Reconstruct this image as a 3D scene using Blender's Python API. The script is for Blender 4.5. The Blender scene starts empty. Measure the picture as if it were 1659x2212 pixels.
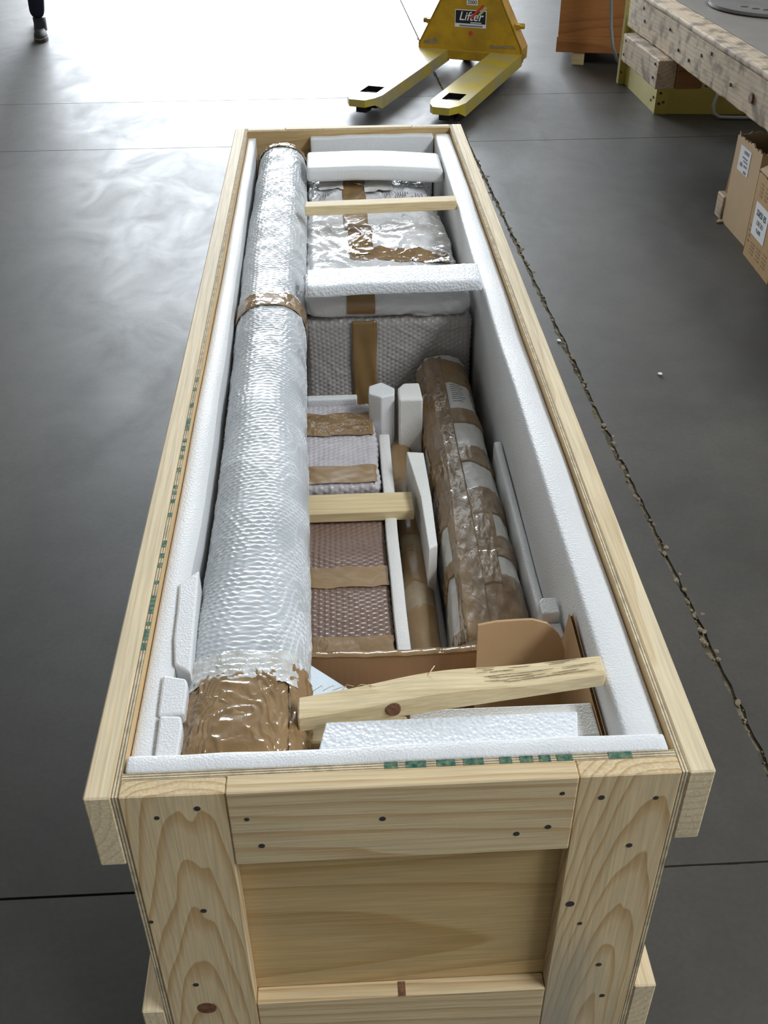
import bpy, bmesh, math, random
import numpy as np
from mathutils import Vector, Matrix, Euler

rnd = random.Random(7)
scene = bpy.context.scene
C = scene.collection

# ------------------------------------------------------------------ camera
cd = bpy.data.cameras.new('camera')
cam = bpy.data.objects.new('camera', cd); C.objects.link(cam)
PITCH, YAW, ROLL, FPX = 0.63001024, 0.04672696, -0.0077032, 2216.549
cd.sensor_fit = 'VERTICAL'; cd.sensor_height = 24.0
cd.lens = 24.0 * FPX / 2212.0
cd.clip_start = 0.05; cd.clip_end = 200
f = Vector((math.sin(YAW)*math.cos(PITCH), math.cos(YAW)*math.cos(PITCH), -math.sin(PITCH)))
rt = Vector((math.cos(YAW), -math.sin(YAW), 0)); up = rt.cross(f)
rt2 = math.cos(ROLL)*rt + math.sin(ROLL)*up; up2 = -math.sin(ROLL)*rt + math.cos(ROLL)*up
M = Matrix((rt2, up2, -f)).transposed().to_4x4()
M.translation = Vector((-0.05297, -0.73385, 1.55833))
cam.matrix_world = M
scene.camera = cam

# ------------------------------------------------------------------ daylight and exposure
SKY = 20.5
wd = bpy.data.worlds.new('overcast_sky'); scene.world = wd; wd.use_nodes = True
bg = wd.node_tree.nodes['Background']
bg.inputs['Color'].default_value = (0.87, 0.935, 1.0, 1); bg.inputs['Strength'].default_value = SKY
scene.view_settings.view_transform = 'Standard'; scene.view_settings.look = 'None'
scene.view_settings.gamma = 1.0; scene.view_settings.use_curve_mapping = False
scene.view_settings.exposure = 0.0
scene.cycles.use_denoising = True
scene.cycles.max_bounces = 6; scene.cycles.diffuse_bounces = 4; scene.cycles.glossy_bounces = 4
scene.cycles.caustics_reflective = False; scene.cycles.caustics_refractive = False
scene.cycles.sample_clamp_indirect = 6.0

# room: hall 18 x 22 m, gate opening in the far wall, roof lights overhead
RX0, RX1, RY0, RY1, RH = -9.0, 9.0, -9.0, 14.0, 6.5
DOOR = (-3.7, 2.0, 5.6)                                  # x0, x1, height
SKYL = [(4.0, 6.05, -5.6, 0.8)]

def portal(loc, rot, sx, sy):
    l = bpy.data.lights.new('daylight_portal', 'AREA'); l.shape = 'RECTANGLE'; l.size = sx; l.size_y = sy
    l.cycles.is_portal = True
    o = bpy.data.objects.new('daylight_portal', l); C.objects.link(o); o.location = loc; o.rotation_euler = rot
portal(((DOOR[0]+DOOR[1])/2, RY1, DOOR[2]/2), (math.radians(-90), 0, 0), DOOR[1]-DOOR[0], DOOR[2])
for a, b, c, d in SKYL:
    portal(((a+b)/2, (c+d)/2, RH), (0, 0, 0), b-a, d-c)

# ------------------------------------------------------------------ node helpers
def new_mat(name):
    m = bpy.data.materials.new(name); m.use_nodes = True
    nt = m.node_tree; p = nt.nodes['Principled BSDF']
    return m, nt, p
def N(nt, t, **kw):
    n = nt.nodes.new(t)
    for k, v in kw.items():
        if hasattr(n, k): setattr(n, k, v)
        else: n.inputs[k].default_value = v
    return n
def ramp(nt, stops, interp='LINEAR'):
    r = nt.nodes.new('ShaderNodeValToRGB'); e = r.color_ramp.elements; r.color_ramp.interpolation = interp
    while len(e) < len(stops): e.new(0.5)
    for i, (pos, c) in enumerate(stops):
        e[i].position = pos; e[i].color = (c[0], c[1], c[2], 1) if not isinstance(c, (int, float)) else (c, c, c, 1)
    return r
def coords(nt, rand=True, scale=(1, 1, 1), rot=(0, 0, 0), loc=(0, 0, 0), amp=7.0):
    tc = nt.nodes.new('ShaderNodeTexCoord')
    mp = nt.nodes.new('ShaderNodeMapping'); mp.inputs['Scale'].default_value = scale
    mp.inputs['Rotation'].default_value = rot; mp.inputs['Location'].default_value = loc
    src = tc.outputs['Object']
    if rand:
        oi = nt.nodes.new('ShaderNodeObjectInfo')
        ma = nt.nodes.new('ShaderNodeVectorMath'); ma.operation = 'SCALE'; ma.inputs[0].default_value = (1.0, 1.37, 0.73)
        mu = nt.nodes.new('ShaderNodeMath'); mu.operation = 'MULTIPLY'; mu.inputs[1].default_value = amp
        nt.links.new(oi.outputs['Random'], mu.inputs[0]); nt.links.new(mu.outputs[0], ma.inputs['Scale'])
        ad = nt.nodes.new('ShaderNodeVectorMath'); ad.operation = 'ADD'
        nt.links.new(src, ad.inputs[0]); nt.links.new(ma.outputs[0], ad.inputs[1]); src = ad.outputs[0]
    nt.links.new(src, mp.inputs['Vector'])
    return mp.outputs['Vector']
def mix(nt, fac, a, b, mode='MIX'):
    n = nt.nodes.new('ShaderNodeMix'); n.data_type = 'RGBA'; n.blend_type = mode; n.clamp_factor = True
    for idx, v in ((0, fac), (6, a), (7, b)):
        if isinstance(v, (int, float)): n.inputs[idx].default_value = v
        elif isinstance(v, tuple): n.inputs[idx].default_value = (v[0], v[1], v[2], 1)
        else: nt.links.new(v, n.inputs[idx])
    return n.outputs[2]
def bump(nt, p, h, strength, dist):
    b = nt.nodes.new('ShaderNodeBump'); b.inputs['Strength'].default_value = strength; b.inputs['Distance'].default_value = dist
    nt.links.new(h, b.inputs['Height']); nt.links.new(b.outputs[0], p.inputs['Normal'])
    return b

AXROT = {'x': (0, math.pi/2, 0), 'y': (math.pi/2, 0, 0), 'z': (0, 0, 0)}
def wood(name, axis, light, dark, ring=16.0, pith=(0.02, 0.06, 0), tilt=0.05, distort=2.5, contrast=0.6, stain=0.35,
         stain_col=(0.30, 0.27, 0.21), rough=0.6, wear=0.0, wear_col=(0.12, 0.09, 0.06), rand=0.12, knots=0.0, dscale=1.0):
    """softwood: growth rings around a tilted pith running along one axis, fine fibres, blue-grey stain"""
    m, nt, p = new_mat(name); L = nt.links
    r = list(AXROT[axis])
    v = coords(nt, True, (1, 1, 1), r, (0, 0, 0), rand)
    mp = N(nt, 'ShaderNodeMapping'); mp.inputs['Rotation'].default_value = (tilt, tilt*0.6, 0); mp.inputs['Location'].default_value = pith
    L.new(v, mp.inputs['Vector'])
    mp2 = N(nt, 'ShaderNodeMapping'); mp2.inputs['Scale'].default_value = (1, 1, 0.15); L.new(mp.outputs[0], mp2.inputs['Vector'])
    w = N(nt, 'ShaderNodeTexWave', wave_type='RINGS', rings_direction='Z', wave_profile='SAW')
    w.inputs['Scale'].default_value = ring; w.inputs['Distortion'].default_value = distort
    w.inputs['Detail'].default_value = 1.0; w.inputs['Detail Scale'].default_value = dscale; w.inputs['Detail Roughness'].default_value = 0.4
    L.new(mp2.outputs[0], w.inputs['Vector'])
    rr = ramp(nt, [(0.0, 0.0), (0.60, 0.15), (0.86, 0.8), (0.96, 1.0), (1.0, 0.0)]); L.new(w.outputs['Fac'], rr.inputs[0])
    fm = N(nt, 'ShaderNodeMapping'); fm.inputs['Scale'].default_value = (260, 260, 9); L.new(v, fm.inputs['Vector'])
    fn = N(nt, 'ShaderNodeTexNoise'); fn.inputs['Scale'].default_value = 1.0; fn.inputs['Detail'].default_value = 3; L.new(fm.outputs[0], fn.inputs['Vector'])
    bm_ = N(nt, 'ShaderNodeMapping'); bm_.inputs['Scale'].default_value = (9, 9, 1.6); L.new(v, bm_.inputs['Vector'])
    bn = N(nt, 'ShaderNodeTexNoise'); bn.inputs['Scale'].default_value = 1.0; bn.inputs['Detail'].default_value = 4; L.new(bm_.outputs[0], bn.inputs['Vector'])
    mul = N(nt, 'ShaderNodeMath', operation='MULTIPLY'); mul.inputs[1].default_value = contrast; L.new(rr.outputs[0], mul.inputs[0])
    col = mix(nt, mul.outputs[0], light, dark)
    fr = ramp(nt, [(0.35, 0.86), (0.65, 1.05)]); L.new(fn.outputs['Fac'], fr.inputs[0])
    col = mix(nt, 1.0, col, fr.outputs[0], 'MULTIPLY')
    sr = ramp(nt, [(0.50, 0.0), (0.68, stain)]); L.new(bn.outputs['Fac'], sr.inputs[0])
    col = mix(nt, sr.outputs[0], col, stain_col)
    if wear > 0:
        wn = N(nt, 'ShaderNodeTexNoise'); wn.inputs['Scale'].default_value = 14; wn.inputs['Detail'].default_value = 7; L.new(v, wn.inputs['Vector'])
        wr = ramp(nt, [(0.48, 0.0), (0.66, wear)]); L.new(wn.outputs['Fac'], wr.inputs[0])
        col = mix(nt, wr.outputs[0], col, wear_col)
    if knots > 0:
        km = N(nt, 'ShaderNodeMapping'); km.inputs['Scale'].default_value = (5, 5, 2.6); L.new(v, km.inputs['Vector'])
        kv = N(nt, 'ShaderNodeTexVoronoi'); kv.inputs['Scale'].default_value = 1.0; L.new(km.outputs[0], kv.inputs['Vector'])
        kr = ramp(nt, [(0.05, knots), (0.12, 0.0)]); L.new(kv.outputs['Distance'], kr.inputs[0])
        col = mix(nt, kr.outputs[0], col, (0.20, 0.09, 0.035))
    L.new(col, p.inputs['Base Color']); p.inputs['Roughness'].default_value = rough
    p.inputs['Specular IOR Level'].default_value = 0.3
    bump(nt, p, fn.outputs['Fac'], 0.25 + wear*0.5, 0.0015)
    return m

def simple(name, col, rough=0.5, spec=0.5, metal=0.0, noise=0.0, nscale=20, col2=None, bumpd=0.0, bscale=200, rand=True, coat=0.0):
    m, nt, p = new_mat(name); L = nt.links
    p.inputs['Roughness'].default_value = rough; p.inputs['Specular IOR Level'].default_value = spec; p.inputs['Metallic'].default_value = metal
    p.inputs['Coat Weight'].default_value = coat
    p.inputs['Base Color'].default_value = (*col, 1)
    if noise > 0 or bumpd > 0: v = coords(nt, rand)
    if noise > 0:
        n = N(nt, 'ShaderNodeTexNoise'); n.inputs['Scale'].default_value = nscale; n.inputs['Detail'].default_value = 6; n.inputs['Roughness'].default_value = 0.6
        L.new(v, n.inputs['Vector'])
        r = ramp(nt, [(0.38, 0.0), (0.66, noise)]); L.new(n.outputs['Fac'], r.inputs[0])
        L.new(mix(nt, r.outputs[0], col, col2 or tuple(c*0.5 for c in col)), p.inputs['Base Color'])
    if bumpd > 0:
        n2 = N(nt, 'ShaderNodeTexNoise'); n2.inputs['Scale'].default_value = bscale; n2.inputs['Detail'].default_value = 3; L.new(v, n2.inputs['Vector'])
        bump(nt, p, n2.outputs['Fac'], 0.6, bumpd)
    return m

def foam_mat(name, col, bumpd=0.0012, scale=420.0, rough=0.45):
    """closed-cell polyethylene foam: fine cells, a soft skin gloss, slight tone variation"""
    m, nt, p = new_mat(name); L = nt.links
    v = coords(nt, True)
    vo = N(nt, 'ShaderNodeTexVoronoi'); vo.inputs['Scale'].default_value = scale; L.new(v, vo.inputs['Vector'])
    no = N(nt, 'ShaderNodeTexNoise'); no.inputs['Scale'].default_value = 18; no.inputs['Detail'].default_value = 4; L.new(v, no.inputs['Vector'])
    c2 = tuple(c*0.93 for c in col)
    L.new(mix(nt, no.outputs['Fac'], col, c2), p.inputs['Base Color'])
    p.inputs['Roughness'].default_value = rough; p.inputs['Specular IOR Level'].default_value = 0.4
    bump(nt, p, vo.outputs['Distance'], 0.5, bumpd)
    return m

def film(name, col, col2, rough=0.18, nscale=9.0, streak=(1, 1, 1), bumpd=0.0, bscale=60, coat=0.3, amount=0.8, bstretch=(1, 1, 1), spec=0.5):
    """clear or brown plastic film over what it wraps: mottled base under a glossy skin with creases"""
    m, nt, p = new_mat(name); L = nt.links
    v = coords(nt, True, streak)
    no = N(nt, 'ShaderNodeTexNoise'); no.inputs['Scale'].default_value = nscale; no.inputs['Detail'].default_value = 5; L.new(v, no.inputs['Vector'])
    r = ramp(nt, [(0.36, 0.0), (0.64, amount)]); L.new(no.outputs['Fac'], r.inputs[0])
    L.new(mix(nt, r.outputs[0], col, col2), p.inputs['Base Color'])
    p.inputs['Roughness'].default_value = rough; p.inputs['Coat Weight'].default_value = coat; p.inputs['Coat Roughness'].default_value = 0.08
    p.inputs['Specular IOR Level'].default_value = spec
    if bumpd > 0:
        v2 = coords(nt, True, bstretch)
        n2 = N(nt, 'ShaderNodeTexNoise'); n2.inputs['Scale'].default_value = bscale; n2.inputs['Detail'].default_value = 2; n2.inputs['Distortion'].default_value = 0.6
        L.new(v2, n2.inputs['Vector'])
        b = bump(nt, p, n2.outputs['Fac'], 0.7, bumpd); L.new(b.outputs[0], p.inputs['Coat Normal'])
    return m

PINE_L, PINE_D = (0.74, 0.575, 0.345), (0.55, 0.35, 0.16)
MAT = {}
MAT['pine_x'] = wood('pine_along_x', 'x', PINE_L, PINE_D, 26, (0.04, 0.10, 0), 0.03, 2.6, 0.85, 0.25)
MAT['pine_y'] = wood('pine_along_y', 'y', (0.78, 0.64, 0.42), (0.58, 0.41, 0.21), 26, (0.02, 0.10, 0), 0.02, 2.5, 0.55, 0.25)
MAT['pine_post'] = wood('pine_post', 'z', PINE_L, PINE_D, 30, (-0.03, 0.035, 0), -0.10, 3.2, 1.0, 0.8, (0.36, 0.335, 0.27), rand=0.06, dscale=1.2, knots=0.0)
MAT['ply_face_x'] = wood('plywood_face', 'x', (0.62, 0.435, 0.205), (0.49, 0.31, 0.12), 9, (0.0, 0.03, 0), 0.10, 7.0, 0.9, 0.25, dscale=0.7)
MAT['ply_face_y'] = wood('plywood_inside', 'y', (0.74, 0.52, 0.27), (0.60, 0.38, 0.17), 5, (0.02, 0.10, 0), 0.06, 4.0, 0.5, 0.1)
MAT['brace'] = wood('brace_wood', 'x', (0.76, 0.60, 0.34), (0.62, 0.43, 0.2), 14, (0.05, 0.2, 0), 0.03, 2.0, 0.35, 0.1)
MAT['brace_rough'] = wood('rough_brace_wood', 'x', (0.78, 0.63, 0.38), (0.60, 0.42, 0.21), 15, (0.03, 0.05, 0), 0.07, 3.0, 0.45, 0.2)
MAT['old_wood'] = wood('weathered_timber', 'y', (0.60, 0.475, 0.335), (0.36, 0.25, 0.15), 18, (0.05, 0.2, 0), 0.03, 4.0, 0.6, 0.5, (0.30, 0.25, 0.21), 0.7, 0.8)
MAT['brown_wood'] = wood('brown_stained_wood', 'x', (0.30, 0.145, 0.055), (0.19, 0.085, 0.03), 9, (0.05, 0.1, 0), 0.06, 4.0, 0.6, 0.2, (0.12, 0.05, 0.02))
MAT['crate_brown'] = wood('varnished_plywood', 'x', (0.38, 0.155, 0.045), (0.24, 0.085, 0.022), 7, (0.02, 0.08, 0), 0.08, 5.0, 0.7, 0.1, (0.2, 0.08, 0.03))
MAT['nail'] = simple('nail_steel', (0.10, 0.09, 0.08), 0.45, 0.5, 0.6)
MAT['knot'] = simple('knot', (0.13, 0.05, 0.025), 0.6, noise=0.6, nscale=150, col2=(0.3, 0.16, 0.08))
MAT['soot'] = simple('soot_smear', (0.20, 0.165, 0.11), 0.8, 0.2, noise=0.95, nscale=160, col2=(0.5, 0.39, 0.22))
MAT['foam'] = foam_mat('white_foam', (0.79, 0.785, 0.775), 0.0010, 330)
MAT['foam_rough'] = foam_mat('white_foam_skin', (0.84, 0.86, 0.88), 0.003, 170, 0.28)
MAT['foam_warm'] = foam_mat('warm_white_foam', (0.80, 0.775, 0.73))
MAT['foam_blue'] = foam_mat('cool_white_foam', (0.74, 0.83, 0.90))
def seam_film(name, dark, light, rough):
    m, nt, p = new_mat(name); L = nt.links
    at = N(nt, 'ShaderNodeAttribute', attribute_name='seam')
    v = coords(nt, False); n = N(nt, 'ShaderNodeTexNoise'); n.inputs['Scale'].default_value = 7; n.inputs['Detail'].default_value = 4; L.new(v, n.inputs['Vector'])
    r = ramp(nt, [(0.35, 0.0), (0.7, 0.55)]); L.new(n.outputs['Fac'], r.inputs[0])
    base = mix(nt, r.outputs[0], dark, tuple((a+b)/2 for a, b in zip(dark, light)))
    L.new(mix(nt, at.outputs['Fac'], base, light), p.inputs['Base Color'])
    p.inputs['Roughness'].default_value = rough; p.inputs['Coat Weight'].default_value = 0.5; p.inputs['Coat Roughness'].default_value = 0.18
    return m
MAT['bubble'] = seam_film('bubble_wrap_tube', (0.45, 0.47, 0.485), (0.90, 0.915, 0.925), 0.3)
MAT['bubble_flap'] = film('bubble_wrap_flap', (0.72, 0.72, 0.70), (0.50, 0.47, 0.42), 0.2, 60, bumpd=0.003, bscale=110, coat=0.7, amount=0.9)
MAT['bubble_white'] = film('bubble_wrap_white', (0.80, 0.79, 0.79), (0.66, 0.645, 0.64), 0.25, 14, bumpd=0.0020, bscale=70, coat=0.35, amount=0.6)
MAT['bubble_grey'] = film('bubble_wrap_grey', (0.52, 0.485, 0.46), (0.42, 0.385, 0.36), 0.3, 12, bumpd=0.001, bscale=60, coat=0.25, amount=0.6)
MAT['bubble_lilac'] = film('bubble_wrap_lilac', (0.60, 0.56, 0.57), (0.46, 0.42, 0.43), 0.25, 14, bumpd=0.001, bscale=60, coat=0.3, amount=0.6)
MAT['bubble_pink'] = film('bubble_wrap_pink', (0.235, 0.155, 0.12), (0.185, 0.115, 0.085), 0.3, 12, bumpd=0.0006, bscale=60, coat=0.25, amount=0.6)
MAT['tape'] = film('brown_packing_tape', (0.33, 0.205, 0.095), (0.22, 0.13, 0.052), 0.13, 18, (1, 1, 1), 0.0026, 75, 0.8, 0.8, (1, 0.45, 1))
MAT['tape_dull'] = film('brown_tape_dull', (0.32, 0.195, 0.08), (0.245, 0.14, 0.052), 0.25, 16, (1, 1, 1), 0.001, 40, 0.3, 0.6)
MAT['tape_clear'] = film('clear_tape', (0.62, 0.56, 0.47), (0.50, 0.42, 0.32), 0.12, 16, (1, 1, 1), 0.002, 40, 0.6, 0.7)
MAT['paper'] = film('white_paper_wrap', (0.78, 0.75, 0.70), (0.70, 0.66, 0.60), 0.35, 22, bumpd=0.002, bscale=55, coat=0.15, amount=0.6)
MAT['rod'] = film('taped_rod', (0.38, 0.29, 0.18), (0.26, 0.175, 0.09), 0.25, 25, bumpd=0.0012, bscale=40, coat=0.3, amount=0.8)
MAT['card'] = simple('cardboard', (0.50, 0.315, 0.165), 0.75, 0.25, noise=0.3, nscale=12, col2=(0.42, 0.255, 0.125))
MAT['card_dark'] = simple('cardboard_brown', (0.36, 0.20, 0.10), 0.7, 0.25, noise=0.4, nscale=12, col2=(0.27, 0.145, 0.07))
MAT['card_tan'] = simple('cardboard_tan', (0.56, 0.405, 0.24), 0.75, 0.25, noise=0.3, nscale=15, col2=(0.48, 0.34, 0.19))
MAT['card_old'] = simple('cardboard_worn', (0.50, 0.32, 0.15), 0.75, 0.25, noise=0.5, nscale=25, col2=(0.40, 0.25, 0.12))
MAT['print_faint'] = simple('faint_print', (0.33, 0.215, 0.11), 0.8, 0.2)
MAT['label'] = simple('paper_label', (0.80, 0.80, 0.82), 0.6, 0.3)
MAT['ink'] = simple('black_ink', (0.02, 0.02, 0.022), 0.6, 0.3)
MAT['ink_grey'] = simple('grey_ink', (0.22, 0.22, 0.24), 0.6, 0.3)
MAT['red'] = simple('red_print', (0.55, 0.06, 0.04), 0.5, 0.3)
MAT['green_print'] = simple('pale_green_print', (0.45, 0.47, 0.22), 0.5, 0.3)
MAT['yellow'] = simple('worn_yellow_paint', (0.52, 0.30, 0.012), 0.38, 0.5, noise=0.75, nscale=9, col2=(0.30, 0.17, 0.02), bumpd=0.0004)
MAT['yellow_fork'] = simple('scraped_yellow_paint', (0.50, 0.38, 0.04), 0.3, 0.5, noise=0.9, nscale=6, col2=(0.36, 0.33, 0.24), bumpd=0.0004)
MAT['olive'] = simple('olive_yellow_paint', (0.42, 0.35, 0.075), 0.45, 0.5, noise=0.4, nscale=8, col2=(0.34, 0.27, 0.06))
MAT['steel'] = simple('dark_steel', (0.09, 0.085, 0.08), 0.4, 0.5, 0.8, noise=0.6, nscale=40, col2=(0.03, 0.03, 0.03))
MAT['steel_sheet'] = simple('grimy_steel_sheet', (0.25, 0.225, 0.20), 0.45, 0.5, 0.0, noise=0.5, nscale=5, col2=(0.18, 0.16, 0.14))
MAT['disc_steel'] = simple('dull_disc_steel', (0.20, 0.185, 0.17), 0.5, 0.5, 0.2, noise=0.6, nscale=7, col2=(0.12, 0.11, 0.10))
MAT['rubber'] = simple('black_rubber', (0.025, 0.025, 0.025), 0.6, 0.3)
MAT['void'] = simple('hole_shade_black', (0.012, 0.011, 0.01), 0.9, 0.05)  # black for the fork openings, their shade put into the colour
MAT['wheel'] = simple('nylon_wheel', (0.30, 0.25, 0.18), 0.5, 0.4)
MAT['wheel_dark'] = simple('worn_roller', (0.06, 0.05, 0.04), 0.7, 0.2)
MAT['scrape'] = simple('bare_scrape', (0.17, 0.155, 0.12), 0.6, 0.3, noise=0.8, nscale=30, col2=(0.4, 0.25, 0.04))
MAT['cable'] = simple('grey_cable', (0.36, 0.37, 0.37), 0.5, 0.4)
MAT['blue_paint'] = simple('faded_blue_paint', (0.16, 0.24, 0.30), 0.6, 0.3)
MAT['green'] = simple('green_stencil_paint', (0.012, 0.105, 0.082), 0.7, 0.2, noise=0.75, nscale=140, col2=(0.30, 0.33, 0.20))
MAT['trouser'] = simple('navy_trousers', (0.018, 0.018, 0.032), 0.8, 0.2)
MAT['shirt'] = simple('grey_work_shirt', (0.12, 0.13, 0.16), 0.8, 0.2)
MAT['skin'] = simple('skin', (0.48, 0.28, 0.19), 0.5, 0.4)
MAT['hair'] = simple('dark_hair', (0.03, 0.02, 0.015), 0.6, 0.3)
MAT['shoe'] = simple('black_leather', (0.014, 0.014, 0.014), 0.65, 0.3)
MAT['sole'] = simple('shoe_sole', (0.03, 0.028, 0.022), 0.6, 0.3)
MAT['welt'] = simple('shoe_welt', (0.20, 0.17, 0.10), 0.6, 0.3)
MAT['wall'] = simple('painted_wall', (0.52, 0.52, 0.50), 0.8, 0.2, noise=0.2, nscale=2)
MAT['ceil'] = simple('painted_ceiling', (0.60, 0.60, 0.58), 0.8, 0.2)

def ply_edge(name, axis, period=0.0034):
    """stacked veneers seen on the cut edge of plywood; axis = direction through the thickness"""
    m, nt, p = new_mat(name); L = nt.links
    v = coords(nt, False)
    w = N(nt, 'ShaderNodeTexWave', wave_type='BANDS', bands_direction=axis.upper(), wave_profile='SIN')
    w.inputs['Scale'].default_value = 0.314/period; w.inputs['Distortion'].default_value = 0.9; w.inputs['Detail'].default_value = 3; w.inputs['Detail Scale'].default_value = 6
    L.new(v, w.inputs['Vector'])
    n = N(nt, 'ShaderNodeTexNoise'); n.inputs['Scale'].default_value = 60; n.inputs['Detail'].default_value = 6; L.new(v, n.inputs['Vector'])
    r = ramp(nt, [(0.2, (0.26, 0.19, 0.11)), (0.45, (0.60, 0.48, 0.30)), (0.8, (0.76, 0.65, 0.44))]); L.new(w.outputs['Fac'], r.inputs[0])
    rn = ramp(nt, [(0.4, 1.0), (0.7, 0.62)]); L.new(n.outputs['Fac'], rn.inputs[0])
    L.new(mix(nt, 1.0, r.outputs[0], rn.outputs[0], 'MULTIPLY'), p.inputs['Base Color']); p.inputs['Roughness'].default_value = 0.8
    bump(nt, p, n.outputs['Fac'], 0.6, 0.002)
    return m
MAT['ply_edge_x'] = ply_edge('plywood_edge_x', 'x'); MAT['ply_edge_y'] = ply_edge('plywood_edge_y', 'y')

def concrete():
    m, nt, p = new_mat('polished_concrete'); L = nt.links
    tc = N(nt, 'ShaderNodeTexCoord'); v = tc.outputs['Object']
    def noise(scale, detail, rough=0.6, dist=0.0, sc=(1, 1, 1)):
        mp = N(nt, 'ShaderNodeMapping'); mp.inputs['Scale'].default_value = sc; L.new(v, mp.inputs['Vector'])
        n = N(nt, 'ShaderNodeTexNoise'); n.inputs['Scale'].default_value = scale; n.inputs['Detail'].default_value = detail
        n.inputs['Roughness'].default_value = rough; n.inputs['Distortion'].default_value = dist; L.new(mp.outputs[0], n.inputs['Vector']); return n
    big = noise(1.3, 6, 0.6, 0.6); mid = noise(7, 6, 0.65); fine = noise(90, 4); swirl = noise(4.5, 7, 0.68, 0.8, (1, 0.55, 1))
    r1 = ramp(nt, [(0.35, (0.044, 0.039, 0.032)), (0.65, (0.062, 0.055, 0.045))]); L.new(big.outputs['Fac'], r1.inputs[0])
    r2 = ramp(nt, [(0.35, 0.86), (0.7, 1.1)]); L.new(mid.outputs['Fac'], r2.inputs[0])
    r3 = ramp(nt, [(0.4, 0.93), (0.6, 1.05)]); L.new(fine.outputs['Fac'], r3.inputs[0])
    col = mix(nt, 1.0, mix(nt, 1.0, r1.outputs[0], r2.outputs[0], 'MULTIPLY'), r3.outputs[0], 'MULTIPLY')
    # small spilled specks and a tyre arc swept over the slab
    vo = N(nt, 'ShaderNodeTexVoronoi'); vo.inputs['Scale'].default_value = 5.5; L.new(v, vo.inputs['Vector'])
    sp = ramp(nt, [(0.018, 0.8), (0.03, 0.0)]); L.new(vo.outputs['Distance'], sp.inputs[0])
    col = mix(nt, sp.outputs[0], col, (0.035, 0.033, 0.03))
    def arc(cx, cy, rad, wid, colr, amt):
        nonlocal col
        sb = N(nt, 'ShaderNodeVectorMath', operation='DISTANCE'); sb.inputs[1].default_value = (cx, cy, 0); L.new(v, sb.inputs[0])
        s = N(nt, 'ShaderNodeMath', operation='SUBTRACT'); s.inputs[1].default_value = rad; L.new(sb.outputs['Value'], s.inputs[0])
        a = N(nt, 'ShaderNodeMath', operation='ABSOLUTE'); L.new(s.outputs[0], a.inputs[0])
        d = N(nt, 'ShaderNodeMath', operation='DIVIDE'); d.inputs[1].default_value = wid; L.new(a.outputs[0], d.inputs[0])
        rr = ramp(nt, [(0.3, amt), (1.0, 0.0)]); L.new(d.outputs[0], rr.inputs[0])
        rm = ramp(nt, [(0.42, 0.0), (0.6, 1.0)]); L.new(mid.outputs['Fac'], rm.inputs[0])
        mm = N(nt, 'ShaderNodeMath', operation='MULTIPLY'); L.new(rr.outputs[0], mm.inputs[0]); L.new(rm.outputs[0], mm.inputs[1])
        col = mix(nt, mm.outputs[0], col, colr)
    arc(-2.15, 2.62, 1.0, 0.012, (0.04, 0.038, 0.035), 0.9)
    arc(-0.75, 5.75, 0.6, 0.02, (0.2, 0.2, 0.2), 0.8); arc(-0.55, 6.0, 0.75, 0.015, (0.2, 0.2, 0.2), 0.8)
    L.new(col, p.inputs['Base Color'])
    rr = ramp(nt, [(0.30, 0.47), (0.5, 0.53), (0.70, 0.60)]); L.new(swirl.outputs['Fac'], rr.inputs[0]); L.new(rr.outputs[0], p.inputs['Roughness'])
    p.inputs['Specular IOR Level'].default_value = 0.5
    bump(nt, p, mid.outputs['Fac'], 0.16, 0.004)
    return m
MAT['concrete'] = concrete()
MAT['joint'] = simple('joint_dirt', (0.07, 0.06, 0.042), 0.95, 0.1, noise=0.9, nscale=30, col2=(0.22, 0.185, 0.125), bumpd=0.003, bscale=120)
MAT['crumb'] = simple('joint_crumbs', (0.26, 0.21, 0.14), 0.95, 0.1, noise=0.8, nscale=80, col2=(0.07, 0.06, 0.04))

# ------------------------------------------------------------------ geometry helpers
def link(name, me, parent=None):
    o = bpy.data.objects.new(name, me); C.objects.link(o)
    if parent is not None:
        o.parent = parent
        if parent.parent is not None or parent.type == 'MESH': o.matrix_parent_inverse = Matrix.Translation(-parent.location) if parent.get('_own') else Matrix.Identity(4)
    return o
def tag(o, label=None, cat=None, group=None, kind=None):
    if label: o['label'] = label
    if cat: o['category'] = cat
    if group: o['group'] = group
    if kind: o['kind'] = kind
    return o
def thing(name, loc, label, cat, rz=0.0, group=None):
    o = bpy.data.objects.new(name, None); C.objects.link(o); o.location = loc; o.rotation_euler = (0, 0, rz); o.empty_display_size = 0.1
    o['wx'] = 0
    del o['wx']
    return tag(o, label, cat, group)
def mats(me, mat):
    for m in (mat if isinstance(mat, (list, tuple)) else [mat]):
        me.materials.append(MAT[m] if isinstance(m, str) else m)
def finish(name, bm, mat, parent=None, off=None, smooth=False):
    """bmesh in its parent's frame (off = parent's location to subtract for world-frame meshes)"""
    me = bpy.data.meshes.new(name)
    if off is not None: bmesh.ops.translate(bm, vec=-Vector(off), verts=bm.verts)
    bmesh.ops.recalc_face_normals(bm, faces=bm.faces)
    if smooth:
        for fc in bm.faces: fc.smooth = True
    c = None
    if parent is not None and parent.type == 'EMPTY':        # each part keeps its own origin at its middle
        lo = Vector([min(v.co[i] for v in bm.verts) for i in range(3)]); hi = Vector([max(v.co[i] for v in bm.verts) for i in range(3)])
        c = (lo+hi)/2; bmesh.ops.translate(bm, vec=-c, verts=bm.verts)
    bm.to_mesh(me); bm.free(); mats(me, mat)
    o = link(name, me, parent)
    if c is not None: o.location = c; o['_own'] = 1
    if parent is None and off is not None: o.location = off
    return o
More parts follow.
